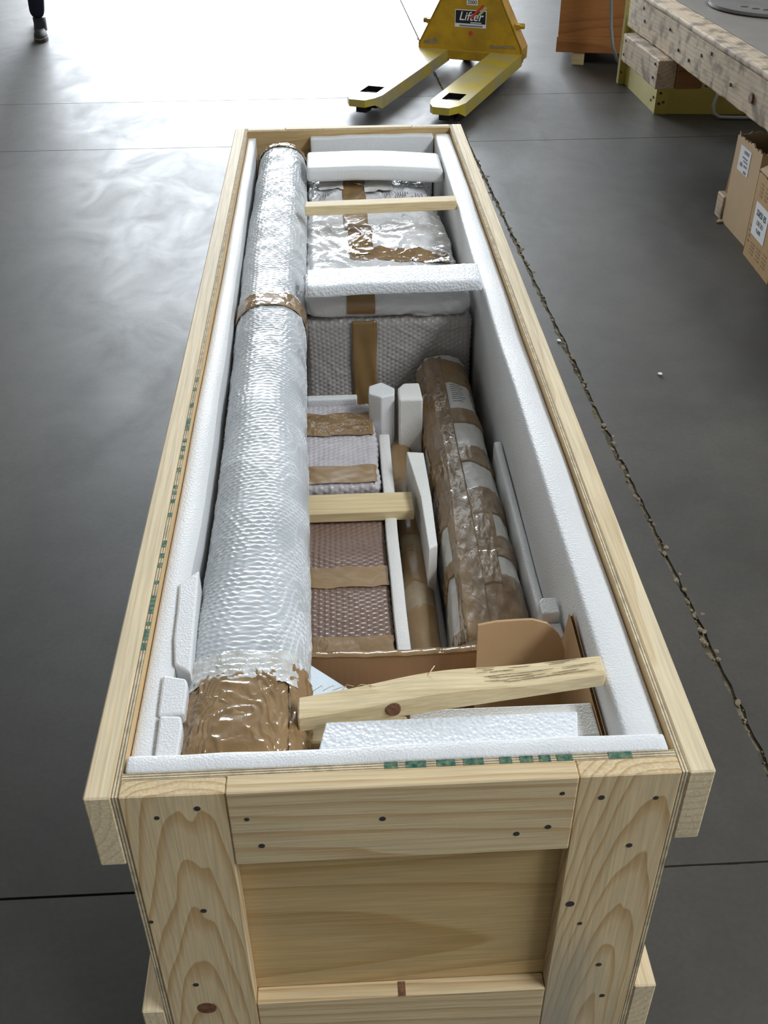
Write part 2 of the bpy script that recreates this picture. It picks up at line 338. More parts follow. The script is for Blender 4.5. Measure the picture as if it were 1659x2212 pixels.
def bm_box(bm, x0, x1, y0, y1, z0, z1, bevel=0.0, seg=1):
    g = bmesh.ops.create_cube(bm, size=1.0)
    vs = g['verts']
    for v in vs:
        v.co = Vector(((x0+x1)/2 + v.co.x*(x1-x0), (y0+y1)/2 + v.co.y*(y1-y0), (z0+z1)/2 + v.co.z*(z1-z0)))
    if bevel > 0:
        es = list({e for v in vs for e in v.link_edges})
        bmesh.ops.bevel(bm, geom=es, offset=bevel, segments=seg, profile=0.5, affect='EDGES')
def cut(bm, axis, a, b, n):
    no = [0, 0, 0]; no[axis] = 1
    for i in range(1, n):
        co = [0, 0, 0]; co[axis] = a + (b-a)*i/n
        bmesh.ops.bisect_plane(bm, geom=bm.verts[:]+bm.edges[:]+bm.faces[:], plane_co=co, plane_no=no)
def box(name, x0, x1, y0, y1, z0, z1, mat, parent=None, off=None, bevel=0.0015, seg=1, cuts=None, fn=None, smooth=False):
    bm = bmesh.new(); bm_box(bm, x0, x1, y0, y1, z0, z1, bevel, seg)
    if cuts:
        lim = ((x0, x1), (y0, y1), (z0, z1))
        for ax in range(3):
            if cuts[ax] > 1: cut(bm, ax, lim[ax][0], lim[ax][1], cuts[ax])
    if fn:
        for v in bm.verts: v.co = Vector(fn(v.co.x, v.co.y, v.co.z))
    if off is None and parent is None: off = ((x0+x1)/2, (y0+y1)/2, z0)
    return finish(name, bm, mat, parent, off, smooth)
def prism(name, pts, z0, z1, mat, parent=None, off=None, bevel=0.0, seg=2, axis='z', fn=None, cuts=None, smooth=False):
    """outline extruded along an axis: 'z' pts=(x,y); 'y' pts=(x,z); 'x' pts=(y,z)"""
    bm = bmesh.new()
    def P(p, h):
        return {'z': (p[0], p[1], h), 'y': (p[0], h, p[1]), 'x': (h, p[0], p[1])}[axis]
    a = [bm.verts.new(P(p, z0)) for p in pts]; b = [bm.verts.new(P(p, z1)) for p in pts]
    n = len(pts)
    bm.faces.new(a); bm.faces.new(b[::-1])
    for i in range(n): bm.faces.new((a[i], b[i], b[(i+1) % n], a[(i+1) % n]))
    bmesh.ops.recalc_face_normals(bm, faces=bm.faces)
    if bevel > 0: bmesh.ops.bevel(bm, geom=bm.edges[:], offset=bevel, segments=seg, profile=0.5, affect='EDGES')
    if cuts:
        for ax, lo, hi, k in cuts: cut(bm, ax, lo, hi, k)
    if fn:
        for v in bm.verts: v.co = Vector(fn(v.co.x, v.co.y, v.co.z))
    if off is None and parent is None:
        xs = [v.co for v in bm.verts]
        off = (sum(c.x for c in xs)/len(xs), sum(c.y for c in xs)/len(xs), min(c.z for c in xs))
    return finish(name, bm, mat, parent, off, smooth)
def np_mesh(name, V, F, mat, parent=None, off=None, smooth=True):
    me = bpy.data.meshes.new(name)
    V = np.asarray(V, float)
    if off is not None: V = V - np.array(off)
    me.vertices.add(len(V)); me.vertices.foreach_set('co', V.astype(np.float32).ravel())
    F = np.asarray(F, np.int32)
    me.loops.add(F.size); me.loops.foreach_set('vertex_index', F.ravel())
    me.polygons.add(len(F)); me.polygons.foreach_set('loop_start', np.arange(0, F.size, F.shape[1], dtype=np.int32))
    me.update(calc_edges=True); me.validate()
    me.polygons.foreach_set('use_smooth', np.full(len(me.polygons), smooth))
    mats(me, mat)
    o = link(name, me, parent)
    if parent is None and off is not None: o.location = off
    return o
def tube(name, pts, r, mat, parent=None, off=None, n=10, cap=True):
    """round bar through points"""
    bm = bmesh.new(); rings = []
    pts = [Vector(p) for p in pts]
    for i, p in enumerate(pts):
        d = (pts[min(i+1, len(pts)-1)] - pts[max(i-1, 0)]).normalized()
        a = d.orthogonal().normalized() if i == 0 else (prev - d*prev.dot(d)).normalized()
        prev = a; b = d.cross(a); rr = r[i] if isinstance(r, (list, tuple)) else r
        rings.append([bm.verts.new(p + rr*(math.cos(t)*a + math.sin(t)*b)) for t in [2*math.pi*k/n for k in range(n)]])
    for A, B in zip(rings, rings[1:]):
        for k in range(n): bm.faces.new((A[k], A[(k+1) % n], B[(k+1) % n], B[k]))
    if cap: bm.faces.new(rings[0][::-1]); bm.faces.new(rings[-1])
    if off is None and parent is None: off = tuple(pts[0])
    return finish(name, bm, mat, parent, off, True)
def disc(name, c, axis, r, h, mat, parent=None, off=None, n=24, bevel=0.0):
    bm = bmesh.new()
    q = Vector(axis).normalized().to_track_quat('Z', 'Y').to_matrix().to_4x4(); q.translation = Vector(c)
    bmesh.ops.create_cone(bm, cap_ends=True, segments=n, radius1=r, radius2=r, depth=h, matrix=q)
    if bevel > 0:
        es = [e for e in bm.edges if len(e.link_faces) == 2 and any(len(fc.verts) > 4 for fc in e.link_faces)]
        bmesh.ops.bevel(bm, geom=es, offset=bevel, segments=2, affect='EDGES')
    if off is None and parent is None: off = tuple(c)
    return finish(name, bm, mat, parent, off, False)

# value noise on arrays
_rs = np.random.RandomState(11)
_LAT = _rs.rand(64, 64)
def vnoise(x, y, seed=0):
    x = np.asarray(x, float) + seed*7.13; y = np.asarray(y, float) + seed*3.71
    xi = np.floor(x).astype(int); yi = np.floor(y).astype(int); fx = x-xi; fy = y-yi
    fx = fx*fx*(3-2*fx); fy = fy*fy*(3-2*fy)
    g = lambda i, j: _LAT[i % 64, j % 64]
    return (g(xi, yi)*(1-fx)+g(xi+1, yi)*fx)*(1-fy) + (g(xi, yi+1)*(1-fx)+g(xi+1, yi+1)*fx)*fy - 0.5
def fbm(x, y, seed=0, o=4):
    s = 0; a = 1.0
    for k in range(o): s = s + a*vnoise(x*2**k, y*2**k, seed+k); a *= 0.5
    return s
def hexb(x, y, pitch):
    """hexagonal field of bubbles, 0..1"""
    k = 4*math.pi/(pitch*math.sqrt(3))
    h = np.cos(k*x) + np.cos(k*(x*0.5 + y*0.8660254)) + np.cos(k*(x*0.5 - y*0.8660254))
    return np.clip((h+1.5)/4.5, 0, 1)

def softbox(name, x0, x1, y0, y1, z0, z1, r, mat, parent=None, off=None, step=0.006, disp=None, faces='xXyYzZ', fn=None):
    """rounded, subdivided block; disp(P, Nrm)->height; only the asked faces are finely divided"""
    lo = np.array([x0, y0, z0]); hi = np.array([x1, y1, z1]); Vs = []; Fs = []; base = 0
    for ax in range(3):
        for side in (0, 1):
            a, b = [i for i in range(3) if i != ax]
            key = 'xyz'[ax] if side == 0 else 'XYZ'[ax]
            st = step
            na = max(2, int((hi[a]-lo[a])/st)+1); nb = max(2, int((hi[b]-lo[b])/st)+1)
            A, B = np.meshgrid(np.linspace(lo[a], hi[a], na), np.linspace(lo[b], hi[b], nb), indexing='ij')
            P = np.zeros((na, nb, 3)); P[..., a] = A; P[..., b] = B; P[..., ax] = hi[ax] if side else lo[ax]
            idx = np.arange(na*nb).reshape(na, nb) + base
            q = np.stack([idx[:-1, :-1], idx[1:, :-1], idx[1:, 1:], idx[:-1, 1:]], -1).reshape(-1, 4)
            flip = (side == 1) == (ax == 1)
            if flip: q = q[:, ::-1]
            Vs.append(P.reshape(-1, 3)); Fs.append(q); base += na*nb
    V = np.concatenate(Vs); Fq = np.concatenate(Fs)
    inner = np.clip(V, lo + r, hi - r); d = V - inner; n = np.linalg.norm(d, axis=1, keepdims=True); n[n < 1e-9] = 1
    Nn = d/n; V = inner + Nn*r
    key = np.round(V/1e-5).astype(np.int64)
    _, first, inv = np.unique(key, axis=0, return_index=True, return_inverse=True); inv = inv.ravel()
    V = V[first]; Nn = Nn[first]; Fq = inv[Fq]
    ok = np.array([len(set(q)) == 4 for q in Fq.tolist()]); Fq = Fq[ok]
    if disp is not None: V = V + Nn*disp(V, Nn)[:, None]
    if fn is not None: V = fn(V)
    if off is None and parent is None: off = ((x0+x1)/2, (y0+y1)/2, z0)
    return np_mesh(name, V, Fq, mat, parent, off, True)
def patch(name, surf, u0, u1, v0, v1, nu, nv, mat, parent, off, lift=0.0012, edge=0.0, seed=0, thick=True):
    """strip of film following a surface surf(u, v) -> (P, N), ragged at its ends"""
    U, Vv = np.meshgrid(np.linspace(0, 1, nu), np.linspace(0, 1, nv), indexing='ij')
    a = v0 + edge*vnoise(U*6, U*0, seed); b = v1 + edge*vnoise(U*6, U*0+5, seed+1)
    uu = u0 + (u1-u0)*U; vv = a + (b-a)*Vv
    P, Nn = surf(uu, vv)
    rim = np.minimum(np.minimum(U, 1-U)*nu, np.minimum(Vv, 1-Vv)*nv)
    h = lift*np.clip(rim, 0.25, 1)
    P = P + Nn*h[..., None]
    idx = np.arange(nu*nv).reshape(nu, nv)
    q = np.stack([idx[:-1, :-1], idx[1:, :-1], idx[1:, 1:], idx[:-1, 1:]], -1).reshape(-1, 4)
    return np_mesh(name, P.reshape(-1, 3), q, mat, parent, off, True)
def text(name, s, size, mat, parent, mw, off=None, ext=0.0002, shear=0.0, bold=0.0):
    cu = bpy.data.curves.new(name, 'FONT'); cu.body = s; cu.size = size; cu.extrude = ext; cu.align_x = 'CENTER'; cu.align_y = 'CENTER'; cu.shear = shear; cu.offset = bold
    to = bpy.data.objects.new(name, cu); C.objects.link(to)
    dg = bpy.context.evaluated_depsgraph_get(); dg.update()
    me = bpy.data.meshes.new_from_object(to.evaluated_get(dg)); bpy.data.objects.remove(to)
    me.transform(mw)
    if off is not None: me.transform(Matrix.Translation(-Vector(off)))
    me.materials.clear(); mats(me, mat); me.name = name
    return link(name, me, parent)

# ------------------------------------------------------------------ the hall
def tilt_line(y): return 0.752 - 0.0262*y + 0.0002*y*y            # joint running beside the crate
rows = [-9.0, 0.322, 4.575, 5.47, 9.6, 13.9, 16.0]
fl = box('floor', RX0, RX1, RY0, 16.0, -0.2, -0.006, 'joint', bevel=0)
tag(fl, kind='structure')
for i in range(len(rows)-1):
    y0, y1 = rows[i], rows[i+1]
    for side in (0, 1):
        g = 0.0026; gl = 0.0055
        rr = random.Random(i*2+side)
        bm = bmesh.new(); ny = max(2, int((min(y1, 9)-max(y0, -1))/0.035)) if y0 < 9 else 4
        edge = []
        for k in range(ny+1):
            y = y0+g + (y1-y0-2*g)*k/ny
            j = (rr.random()**3)*0.010 if y < 7 else 0
            edge.append((tilt_line(y) + (-(gl+j) if side == 0 else gl*0.6+j*0.7), y))
        far = RX0 if side == 0 else RX1
        sk = 0.012*(-1 if side == 0 else 1)
        poly = [(far, y0+g)] + edge + [(far, y1-g)]
        tv = [bm.verts.new((x, y, 0)) for x, y in poly]; bv = [bm.verts.new((x, y, -0.0058)) for x, y in poly]
        bm.faces.new(tv)
        for k in range(len(poly)):
            k2 = (k+1) % len(poly); bm.faces.new((tv[k], bv[k], bv[k2], tv[k2]))
        finish('floor_slab', bm, 'concrete', fl, off=fl.location)
# crumbs of broken filler lying in the joint
bm = bmesh.new(); rr = random.Random(3)
for k in range(520):
    y = rr.uniform(-0.3, 6.5); x = tilt_line(y) + rr.gauss(0, 0.007); s = 0.002 + 0.006*rr.random()**3
    g = bmesh.ops.create_icosphere(bm, subdivisions=1, radius=s)
    for v in g['verts']: v.co = Vector((v.co.x*rr.uniform(.7, 1.4) + x, v.co.y*rr.uniform(.8, 2) + y, v.co.z*0.6 - 0.003 + s*0.3))
tag(finish('joint_crumbs', bm, 'crumb', fl, off=fl.location), kind='stuff')
for (x, y) in [(0.677, 2.328), (0.95, 2.08)]:
    bm = bmesh.new(); bmesh.ops.create_icosphere(bm, subdivisions=2, radius=0.006)
    for v in bm.verts: v.co = Vector((v.co.x*1.3, v.co.y, v.co.z*0.7+0.0042))
    o = finish('gravel_bit', bm, 'label'); o.location = (x, y, 0)
    tag(o, 'tiny pale gravel bit on floor, nearer the crate rim' if x < .8 else 'tiny pale gravel bit out on the open dark floor', 'gravel')

tag(box('wall_left', RX0-0.2, RX0, RY0, RY1, 0, RH, 'wall', bevel=0), kind='structure')
tag(box('wall_right', RX1, RX1+0.2, RY0, RY1, 0, RH, 'wall', bevel=0), kind='structure')
tag(box('wall_back', RX0-0.2, RX1+0.2, RY0-0.2, RY0, 0, RH, 'wall', bevel=0), kind='structure')
bm = bmesh.new()
bm_box(bm, RX0-0.2, DOOR[0], RY1, RY1+0.2, 0, RH); bm_box(bm, DOOR[1], RX1+0.2, RY1, RY1+0.2, 0, RH); bm_box(bm, DOOR[0], DOOR[1], RY1, RY1+0.2, DOOR[2], RH)
tag(finish('wall_far', bm, 'wall'), kind='structure')
bm = bmesh.new()
xs = [RX0-0.2] + [q for s in SKYL for q in (s[0], s[1])] + [RX1+0.2]
for i in range(0, len(xs), 2): bm_box(bm, xs[i], xs[i+1], RY0-0.2, RY1+0.2, RH, RH+0.2)
for a, b, c, d in SKYL: bm_box(bm, a, b, RY0-0.2, c, RH, RH+0.2); bm_box(bm, a, b, d, RY1+0.2, RH, RH+0.2)
tag(finish('ceiling', bm, 'ceil'), kind='structure')

# ------------------------------------------------------------------ the open shipping crate
T = 0.65; LEN = 2.548
crate = thing('shipping_crate', (0, LEN/2, 0), 'long open pine and plywood shipping crate filled with wrapped parcels', 'crate')
CO = tuple(crate.location)
def cbox(name, *a, **k):
    k.setdefault('parent', crate); k['off'] = CO
    return box(name, *a, **k)
def chip(amp, ax):       # slightly uneven sawn edges
    def fn(x, y, z):
        s = amp*(math.sin(y*9.1+z*31)+math.sin(y*23.7+x*17+1.3))*0.5
        return (x+s, y, z) if ax == 'x' else (x, y+s, z)
    return fn
for s in (-1, 1):
    xa, xb = sorted((s*0.350, s*0.3195))
    cbox('top_batten', xa, xb, 0.0, LEN, T-0.120, T, 'pine_y', bevel=0.002)
    cbox('bottom_batten', xa, xb, 0.0, LEN, 0.085, 0.205, 'pine_y', bevel=0.002)
    xa, xb = sorted((s*0.3192, s*0.3121))
    pn = cbox('side_panel', xa, xb, 0.001, LEN-0.001, 0.10, T-0.0008, ['ply_edge_x', 'ply_face_y'], bevel=0)
    for pf in pn.data.polygons: pf.material_index = 1 if abs(pf.normal.x) > 0.5 else 0
    if s == -1: left_panel = pn
for e in (0, 1):
    Y = (lambda t: t) if e == 0 else (lambda t: LEN - t)
    def ebox(name, x0, x1, t0, t1, z0, z1, mat, **k):
        y0, y1 = sorted((Y(t0), Y(t1))); return cbox(name, x0, x1, y0, y1, z0, z1, mat, **k)
    posts = [ebox('end_post', -0.3118, -0.1955, 0.0, 0.0235, 0.088, T, 'pine_post'), ebox('end_post', 0.1962, 0.3118, 0.0, 0.0235, 0.088, T, 'pine_post')]
    rails = [ebox('end_rail', -0.1950, 0.1957, -0.0015, 0.0235, T-0.128, T+0.001, 'pine_x'), ebox('end_rail', -0.1950, 0.1957, 0.0, 0.0235, 0.088, 0.212, 'pine_x')]
    ep = ebox('end_panel', -0.3118, 0.3118, 0.0238, 0.0335, 0.10, T-0.001, ['ply_edge_y', 'ply_face_x'], bevel=0)
    for pf in ep.data.polygons: pf.material_index = 1 if abs(pf.normal.y) > 0.5 else 0
    if e == 0:
        nails = [(-.274, .613, 0), (-.228, .626, 0), (-.242, .432, 0), (-.308, .414, 0), (-.270, .267, 0),
                 (.225, .613, 1), (.288, .608, 1), (.269, .522, 1), (.210, .408, 1), (.227, .364, 1), (.263, .265, 1), (.277, .186, 1),
                 (-.175, .605, 2), (-.162, .556, 2), (-.023, .595, 2), (.179, .625, 2), (.168, .566, 2), (.132, .556, 2)]
        for i, (x, z, w) in enumerate(nails):
            par = (posts+rails)[w]
            big = 0.0038 if i % 3 else 0.003
            if i == 8: big = 0.0055
            disc('nail', (x, -0.0009 if w == 2 else 0.0004, z), (0, 1, 0), big, 0.0022, 'nail', par, CO, 12)
        disc('knot', (-0.262, 0.0, 0.208), (0, 1, 0), 0.013, 0.0012, 'knot', posts[0], CO, 16)
        for (x0, x1) in [(-.019, -.004), (.005, .028), (.040, .061), (.070, .093), (.111, .125), (.134, .149), (.156, .169), (.176, .194), (.235, .262)]:
            box('stencil_mark', x0, x1, 0.0240, 0.0333, T-0.0012, T-0.0004, 'green', ep, CO, bevel=0)
        box('resin_streak', -0.004, 0.006, -0.0007, 0.02, 0.2125, 0.2128, 'knot', rails[1], CO, bevel=0)
marks = [(.936, .951), (.901, .912), (.842, .858), (.766, .805), (.728, .739), (.702, .716), (.677, .689), (.641, .651), (.593, .602), (.577, .586), (.554, .564), (.519, .528),
         (.445, .46), (.42, .43), (.398, .408), (.362, .369), (.301, .338), (.278, .285), (.25, .271), (.232, .245)]
for a, b in marks:
    box('stencil_mark', -0.3188, -0.3124, a, b, T-0.0010, T-0.0003, 'green', left_panel, CO, bevel=0)
cbox('crate_floor', -0.3118, 0.3118, 0.034, LEN-0.034, 0.10, 0.13, 'ply_face_y')
for y in (0.0, 0.6, 1.22, 1.85, LEN-0.10):
    cbox('skid', -0.345, 0.345, y, y+0.10, 0.0, 0.0845, 'pine_x')
FZ = 0.13

# ------------------------------------------------------------------ foam lining
wob = lambda p, a, k: a*(math.sin(p*k)+0.6*math.sin(p*k*2.3+1.1)+0.4*math.sin(p*k*4.7+2.0))
def fn_left(x, y, z):
    w = 0.031 + 0.010*math.exp(-((y-0.75)/0.55)**2) - 0.004*max(0, (y-1.5))
    if x > -0.300: x = -0.3118 + w + wob(y, 0.0012, 5)
    if z > 0.5: z += wob(y, 0.0022, 3.1)
    return (x, y, z)
o = box('foam_sheet', -0.3118, -0.277, 0.060, 2.500, FZ, 0.632, 'foam', bevel=0.006, seg=2, cuts=(1, 90, 4), fn=fn_left, smooth=True)
tag(o, 'long white foam sheet lining the crate side beside the wrapped tube', 'foam', 'foam sheets lining the crate walls')
def fn_right(x, y, z):
    if z > 0.5: z += wob(y, 0.0015, 4.1)
    if x < 0.29: x += wob(y, 0.0010, 3) + (0.004 if z < 0.3 else 0)
    return (x, y, z)
o = box('foam_sheet', 0.262, 0.3117, 0.060, 2.500, FZ, 0.638, 'foam', bevel=0.007, seg=2, cuts=(1, 90, 4), fn=fn_right, smooth=True)
tag(o, 'thick white foam sheet lining the crate side nearest the stacked cardboard boxes', 'foam', 'foam sheets lining the crate walls')
def fn_near(x, y, z):
    if z > 0.5: z += wob(x, 0.0012, 14) + 0.002*(x+0.3)
    return (x, y, z)
o = box('foam_sheet', -0.309, 0.306, 0.0342, 0.0575, FZ, 0.651, 'foam', bevel=0.003, seg=2, cuts=(60, 1, 3), fn=fn_near, smooth=True)
tag(o, 'thin white foam strip along the near plywood end of the crate', 'foam', 'foam sheets lining the crate walls')
o = box('foam_sheet', -0.120, 0.258, 2.480, 2.5135, FZ, 0.634, 'foam', bevel=0.004, seg=2, cuts=(30, 1, 3), fn=fn_near, smooth=True)
tag(o, 'white foam panel standing against the far end of the crate', 'foam', 'foam sheets lining the crate walls')
def fn_slab(x, y, z):
    d = -0.010*(x-0.05)/0.2 + 0.006*math.sin((x+0.05)*13); 
    return (x, y + 0.4*d, z + 0.5*d)
o = box('foam_slab', -0.128, 0.258, 2.165, 2.325, 0.600, 0.640, 'foam', bevel=0.010, seg=3, cuts=(30, 4, 1), fn=fn_slab, smooth=True)
tag(o, 'wavy white foam slab lying across the crate near its far end', 'foam')

# foam wedges jammed between lining and tube at the near end
def wedge(pts, z0, z1, label):
    o = prism('foam_wedge', pts, z0, z1, 'foam', bevel=0.003, seg=2, smooth=False); tag(o, label, 'foam', 'foam wedges beside the near end of the tube')
wedge([(-.262, .402), (-.287, .372), (-.284, .320), (-.282, .262), (-.276, .214), (-.2535, .197), (-.258, .30)], 0.46, 0.640, 'longest white foam wedge jammed beside the tube, with a torn tip')
wedge([(-.288, .196), (-.258, .188), (-.2545, .176), (-.254, .130), (-.286, .128)], 0.44, 0.640, 'middle white foam wedge beside the brown taped tube end')
wedge([(-.283, .126), (-.257, .124), (-.2535, .105), (-.2545, .060), (-.281, .060)], 0.44, 0.642, 'nearest white foam wedge in the crate corner beside taped tube end')

# ------------------------------------------------------------------ the bubble-wrapped tube
tb = thing('wrapped_tube', (-0.2, 1.25, 0.46), 'long thick tube in clear bubble wrap lying along the crate', 'parcel')
TO = tuple(tb.location)
def tube_axis(y):
    s = np.clip((y-0.06)/2.4, 0, 1)
    cx = -0.1905 - 0.006*s - 0.012*s*s + 0.0035*np.sin(y*3.1)
    cz = 0.560 + 0.0*s
    rx = 0.0765 - 0.004*s + 0.002*np.sin(y*4.4+0.5); rz = 0.075 - 0.003*s
    flare = np.clip((0.17-y)/0.11, 0, 1)
    rx = rx + 0.004*flare; rz = rz + 0.000*flare
    endr = np.clip((y-0.058)/0.02, 0.0, 1)*np.clip((2.462-y)/0.03, 0.0, 1)
    endr = 0.80 + 0.20*np.sqrt(endr)
    return cx, cz, rx*endr, rz*endr
def tube_base(a, y, p):
    cx, cz, rx, rz = tube_axis(y)
    c = np.cos(a); s = np.sin(a); e = 2.0/p
    X = cx + rx*np.sign(c)*np.abs(c)**e; Z = cz + rz*np.sign(s)*np.abs(s)**e
    return np.stack([X, y, Z], -1)
def tube_surf(a, y, rough=1.0):
    a, y = np.broadcast_arrays(np.asarray(a, float), np.asarray(y, float))
    p = 2.35 + 0.9*np.clip((0.5-y)/0.4, 0, 1)
    P = tube_base(a, y, p); d = 1e-3
    Pa = tube_base(a+d, y, p)-P; Py = tube_base(a, y+d, p)-P
    Nn = np.cross(Py, Pa); Nn /= np.linalg.norm(Nn, axis=-1, keepdims=True)+1e-12
    arc = a*0.076
    warp = 0.012*fbm(arc*16+3, y*5, 2, 3)
    diag = 0.25*np.sin(y*1.7)*arc
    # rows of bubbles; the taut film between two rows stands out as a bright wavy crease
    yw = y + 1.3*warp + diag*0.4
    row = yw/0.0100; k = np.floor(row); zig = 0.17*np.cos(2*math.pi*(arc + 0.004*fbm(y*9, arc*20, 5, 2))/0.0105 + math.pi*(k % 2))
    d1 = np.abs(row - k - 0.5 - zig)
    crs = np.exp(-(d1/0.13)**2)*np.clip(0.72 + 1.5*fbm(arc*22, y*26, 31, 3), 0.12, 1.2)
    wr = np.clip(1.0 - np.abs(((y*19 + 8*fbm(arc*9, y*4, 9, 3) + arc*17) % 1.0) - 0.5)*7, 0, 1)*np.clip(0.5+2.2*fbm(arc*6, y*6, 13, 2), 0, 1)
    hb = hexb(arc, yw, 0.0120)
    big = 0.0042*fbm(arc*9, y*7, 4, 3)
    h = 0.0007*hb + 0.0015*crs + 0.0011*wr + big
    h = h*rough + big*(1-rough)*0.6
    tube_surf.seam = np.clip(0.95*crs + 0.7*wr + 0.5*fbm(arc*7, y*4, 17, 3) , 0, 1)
    return P + Nn*h[..., None], Nn
A, Yg = np.meshgrid(np.linspace(-math.pi/2, 1.5*math.pi, 240), np.linspace(0.060, 2.460, 1300), indexing='ij')
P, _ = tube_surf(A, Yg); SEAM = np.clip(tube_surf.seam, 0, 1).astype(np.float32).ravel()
idx = np.arange(A.size).reshape(A.shape)
q = np.stack([idx[:-1, :-1], idx[:-1, 1:], idx[1:, 1:], idx[1:, :-1]], -1).reshape(-1, 4)
wo = np_mesh('bubble_wrap', P.reshape(-1, 3), q, 'bubble', tb, TO)
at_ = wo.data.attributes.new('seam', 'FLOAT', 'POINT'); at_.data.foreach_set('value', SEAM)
for yy, nm in ((0.0605, 'end_cap'), (2.4595, 'end_cap')):
    aa = np.linspace(0, 2*math.pi, 49)[:-1]; ring = tube_surf(aa, np.full(48, yy), 0.0)[0]
    V = np.concatenate([ring, ring.mean(0, keepdims=True)]); Fc = np.array([[i, (i+1) % 48, 48] for i in range(48)])
    np_mesh(nm, V, Fc, 'tape', tb, TO, False)
def crease(y, a, seed, k=1.0):
    return 0.0035*k*fbm(a*3, y*45, seed, 3)
def tape_surf(seed, k=1.0, base=0.003):
    def s(a, y):
        P, Nn = tube_surf(a, y, 0.0)
        f1 = np.clip(1-np.abs(((a*1.3 + y*42 + 5*fbm(a*2, y*12, seed, 3)) % 1.0)-0.5)*4, 0, 1)
        return P + Nn*(base + 0.0030*k*fbm(a*2.6, y*36, seed, 4) + 0.0024*k*f1)[..., None], Nn
    return s
# end wrapped in brown tape: a wide band, then strips along it
patch('tape', tape_surf(3), -0.5, math.pi+0.5, 0.0595, 0.190, 150, 60, 'tape', tb, TO, 0.001, 0.010, 4)
patch('tape', tape_surf(6, 1.0, 0.005), 1.18, 2.10, 0.0600, 0.197, 50, 50, 'tape', tb, TO, 0.001, 0.012, 8)
patch('tape', tape_surf(9, 1.2, 0.0055), 0.15, 0.95, 0.062, 0.214, 50, 60, 'tape', tb, TO, 0.001, 0.02, 12)
patch('wrap_flap', lambda a, y: (tube_surf(a, y, 1.0)[0] + tube_surf(a, y, 1.0)[1]*0.0055, tube_surf(a, y, 1.0)[1]), 0.75, 2.55, 0.178, 0.235, 60, 30, 'bubble_flap', tb, TO, 0.001, 0.014, 22)
patch('tape', tape_surf(5, 0.35), -0.5, math.pi+0.5, 1.285, 1.358, 110, 26, 'tape', tb, TO, 0.0012, 0.006, 2)
patch('tape', tape_surf(7, 1.0), -0.5, math.pi+0.5, 2.405, 2.4605, 110, 26, 'tape', tb, TO, 0.0012, 0.012, 3)

# ------------------------------------------------------------------ far parcels
def hexdisp(pitch, amp, wr, seed=0, wscale=14):
    def d(V, Nn):
        ax = np.argmax(np.abs(Nn), axis=1)
        u = np.where(ax == 0, V[:, 1], V[:, 0]); v = np.where(ax == 2, V[:, 1], V[:, 2])
        wv = fbm(u*wscale, v*wscale, seed, 4)
        cre = np.clip(1-np.abs(((v*13 + u*5 + 4*fbm(u*6, v*6, seed+3, 3)) % 1.0)-0.5)*6, 0, 1)
        return amp*hexb(u + 0.003*fbm(v*15, u*15, seed+1, 2), v, pitch) + wr*wv + wr*0.35*cre
    return d
pp = thing('wrapped_parcel', (0.06, 1.95, FZ), 'wide parcel in creased shiny white wrap under the far wooden brace', 'parcel')
PO = tuple(pp.location)
def fn_pp(V):
    V = V.copy(); t = np.clip((V[:, 2]-0.3)/0.25, 0, 1)
    V[:, 2] += t*(0.030*np.clip((V[:, 1]-1.55)/0.7, 0, 1) - 0.016*np.clip((V[:, 0]-0.15)/0.1, 0, 1))
    V[:, 0] -= 0.028*np.clip((V[:, 1]-1.9)/0.45, 0, 1)*np.clip((V[:, 0]-0.1)/0.14, 0, 1)
    return V
softbox('wrap', -0.125, 0.245, 1.578, 2.34, FZ, 0.545, 0.022, 'bubble_white', pp, PO, 0.0042, hexdisp(0.013, 0.0013, 0.013, 3, 11), fn=fn_pp)
def strip_top(name, mat, par, off, x0, x1, y0, y1, zf, seed=0, n=(16, 60), lift=0.004, wr=0.003):
    U, W = np.meshgrid(np.linspace(0, 1, n[0]), np.linspace(0, 1, n[1]), indexing='ij')
    X = x0+(x1-x0)*U + 0.004*vnoise(W*7, U*2, seed); Y = y0+(y1-y0)*W + 0.006*vnoise(U*9, W*0, seed+2)*(np.abs(W-.5) > .45)
    Z = zf(X, Y) + lift + wr*fbm(X*25, Y*25, seed, 4)
    V = np.stack([X, Y, Z], -1)
    idx = np.arange(V.shape[0]*V.shape[1]).reshape(V.shape[:2])
    q = np.stack([idx[:-1, :-1], idx[1:, :-1], idx[1:, 1:], idx[:-1, 1:]], -1).reshape(-1, 4)
    return np_mesh(name, V.reshape(-1, 3), q, mat, par, off)
def pp_top(X, Y):
    base = 0.545 + 0.030*np.clip((Y-1.55)/0.7, 0, 1) - 0.016*np.clip((X-0.15)/0.1, 0, 1)
    u, v = X, Y
    cre = np.clip(1-np.abs(((v*13 + u*5 + 4*fbm(u*6, v*6, 6, 3)) % 1.0)-0.5)*6, 0, 1)
    return base + 0.013*fbm(u*11, v*11, 3, 4) + 0.013*0.35*cre
strip_top('tape', 'tape', pp, PO, -0.020, 0.042, 1.73, 1.93, pp_top, 4, (22, 70), 0.0035, 0.006)
strip_top('tape', 'tape_dull', pp, PO, -0.028, 0.035, 1.91, 2.33, pp_top, 5, (16, 60), 0.004, 0.001)
strip_top('tape', 'tape', pp, PO, -0.018, 0.236, 1.705, 1.770, pp_top, 6, (70, 22), 0.0035, 0.006)
strip_top('paper_flap', 'foam_warm', pp, PO, 0.035, 0.115, 2.15, 2.31, pp_top, 7, (14, 26), 0.008, 0.004)
strip_top('paper_flap', 'foam_warm', pp, PO, -0.095, -0.026, 2.17, 2.31, pp_top, 8, (14, 26), 0.008, 0.004)
MARK_Y = 2.125
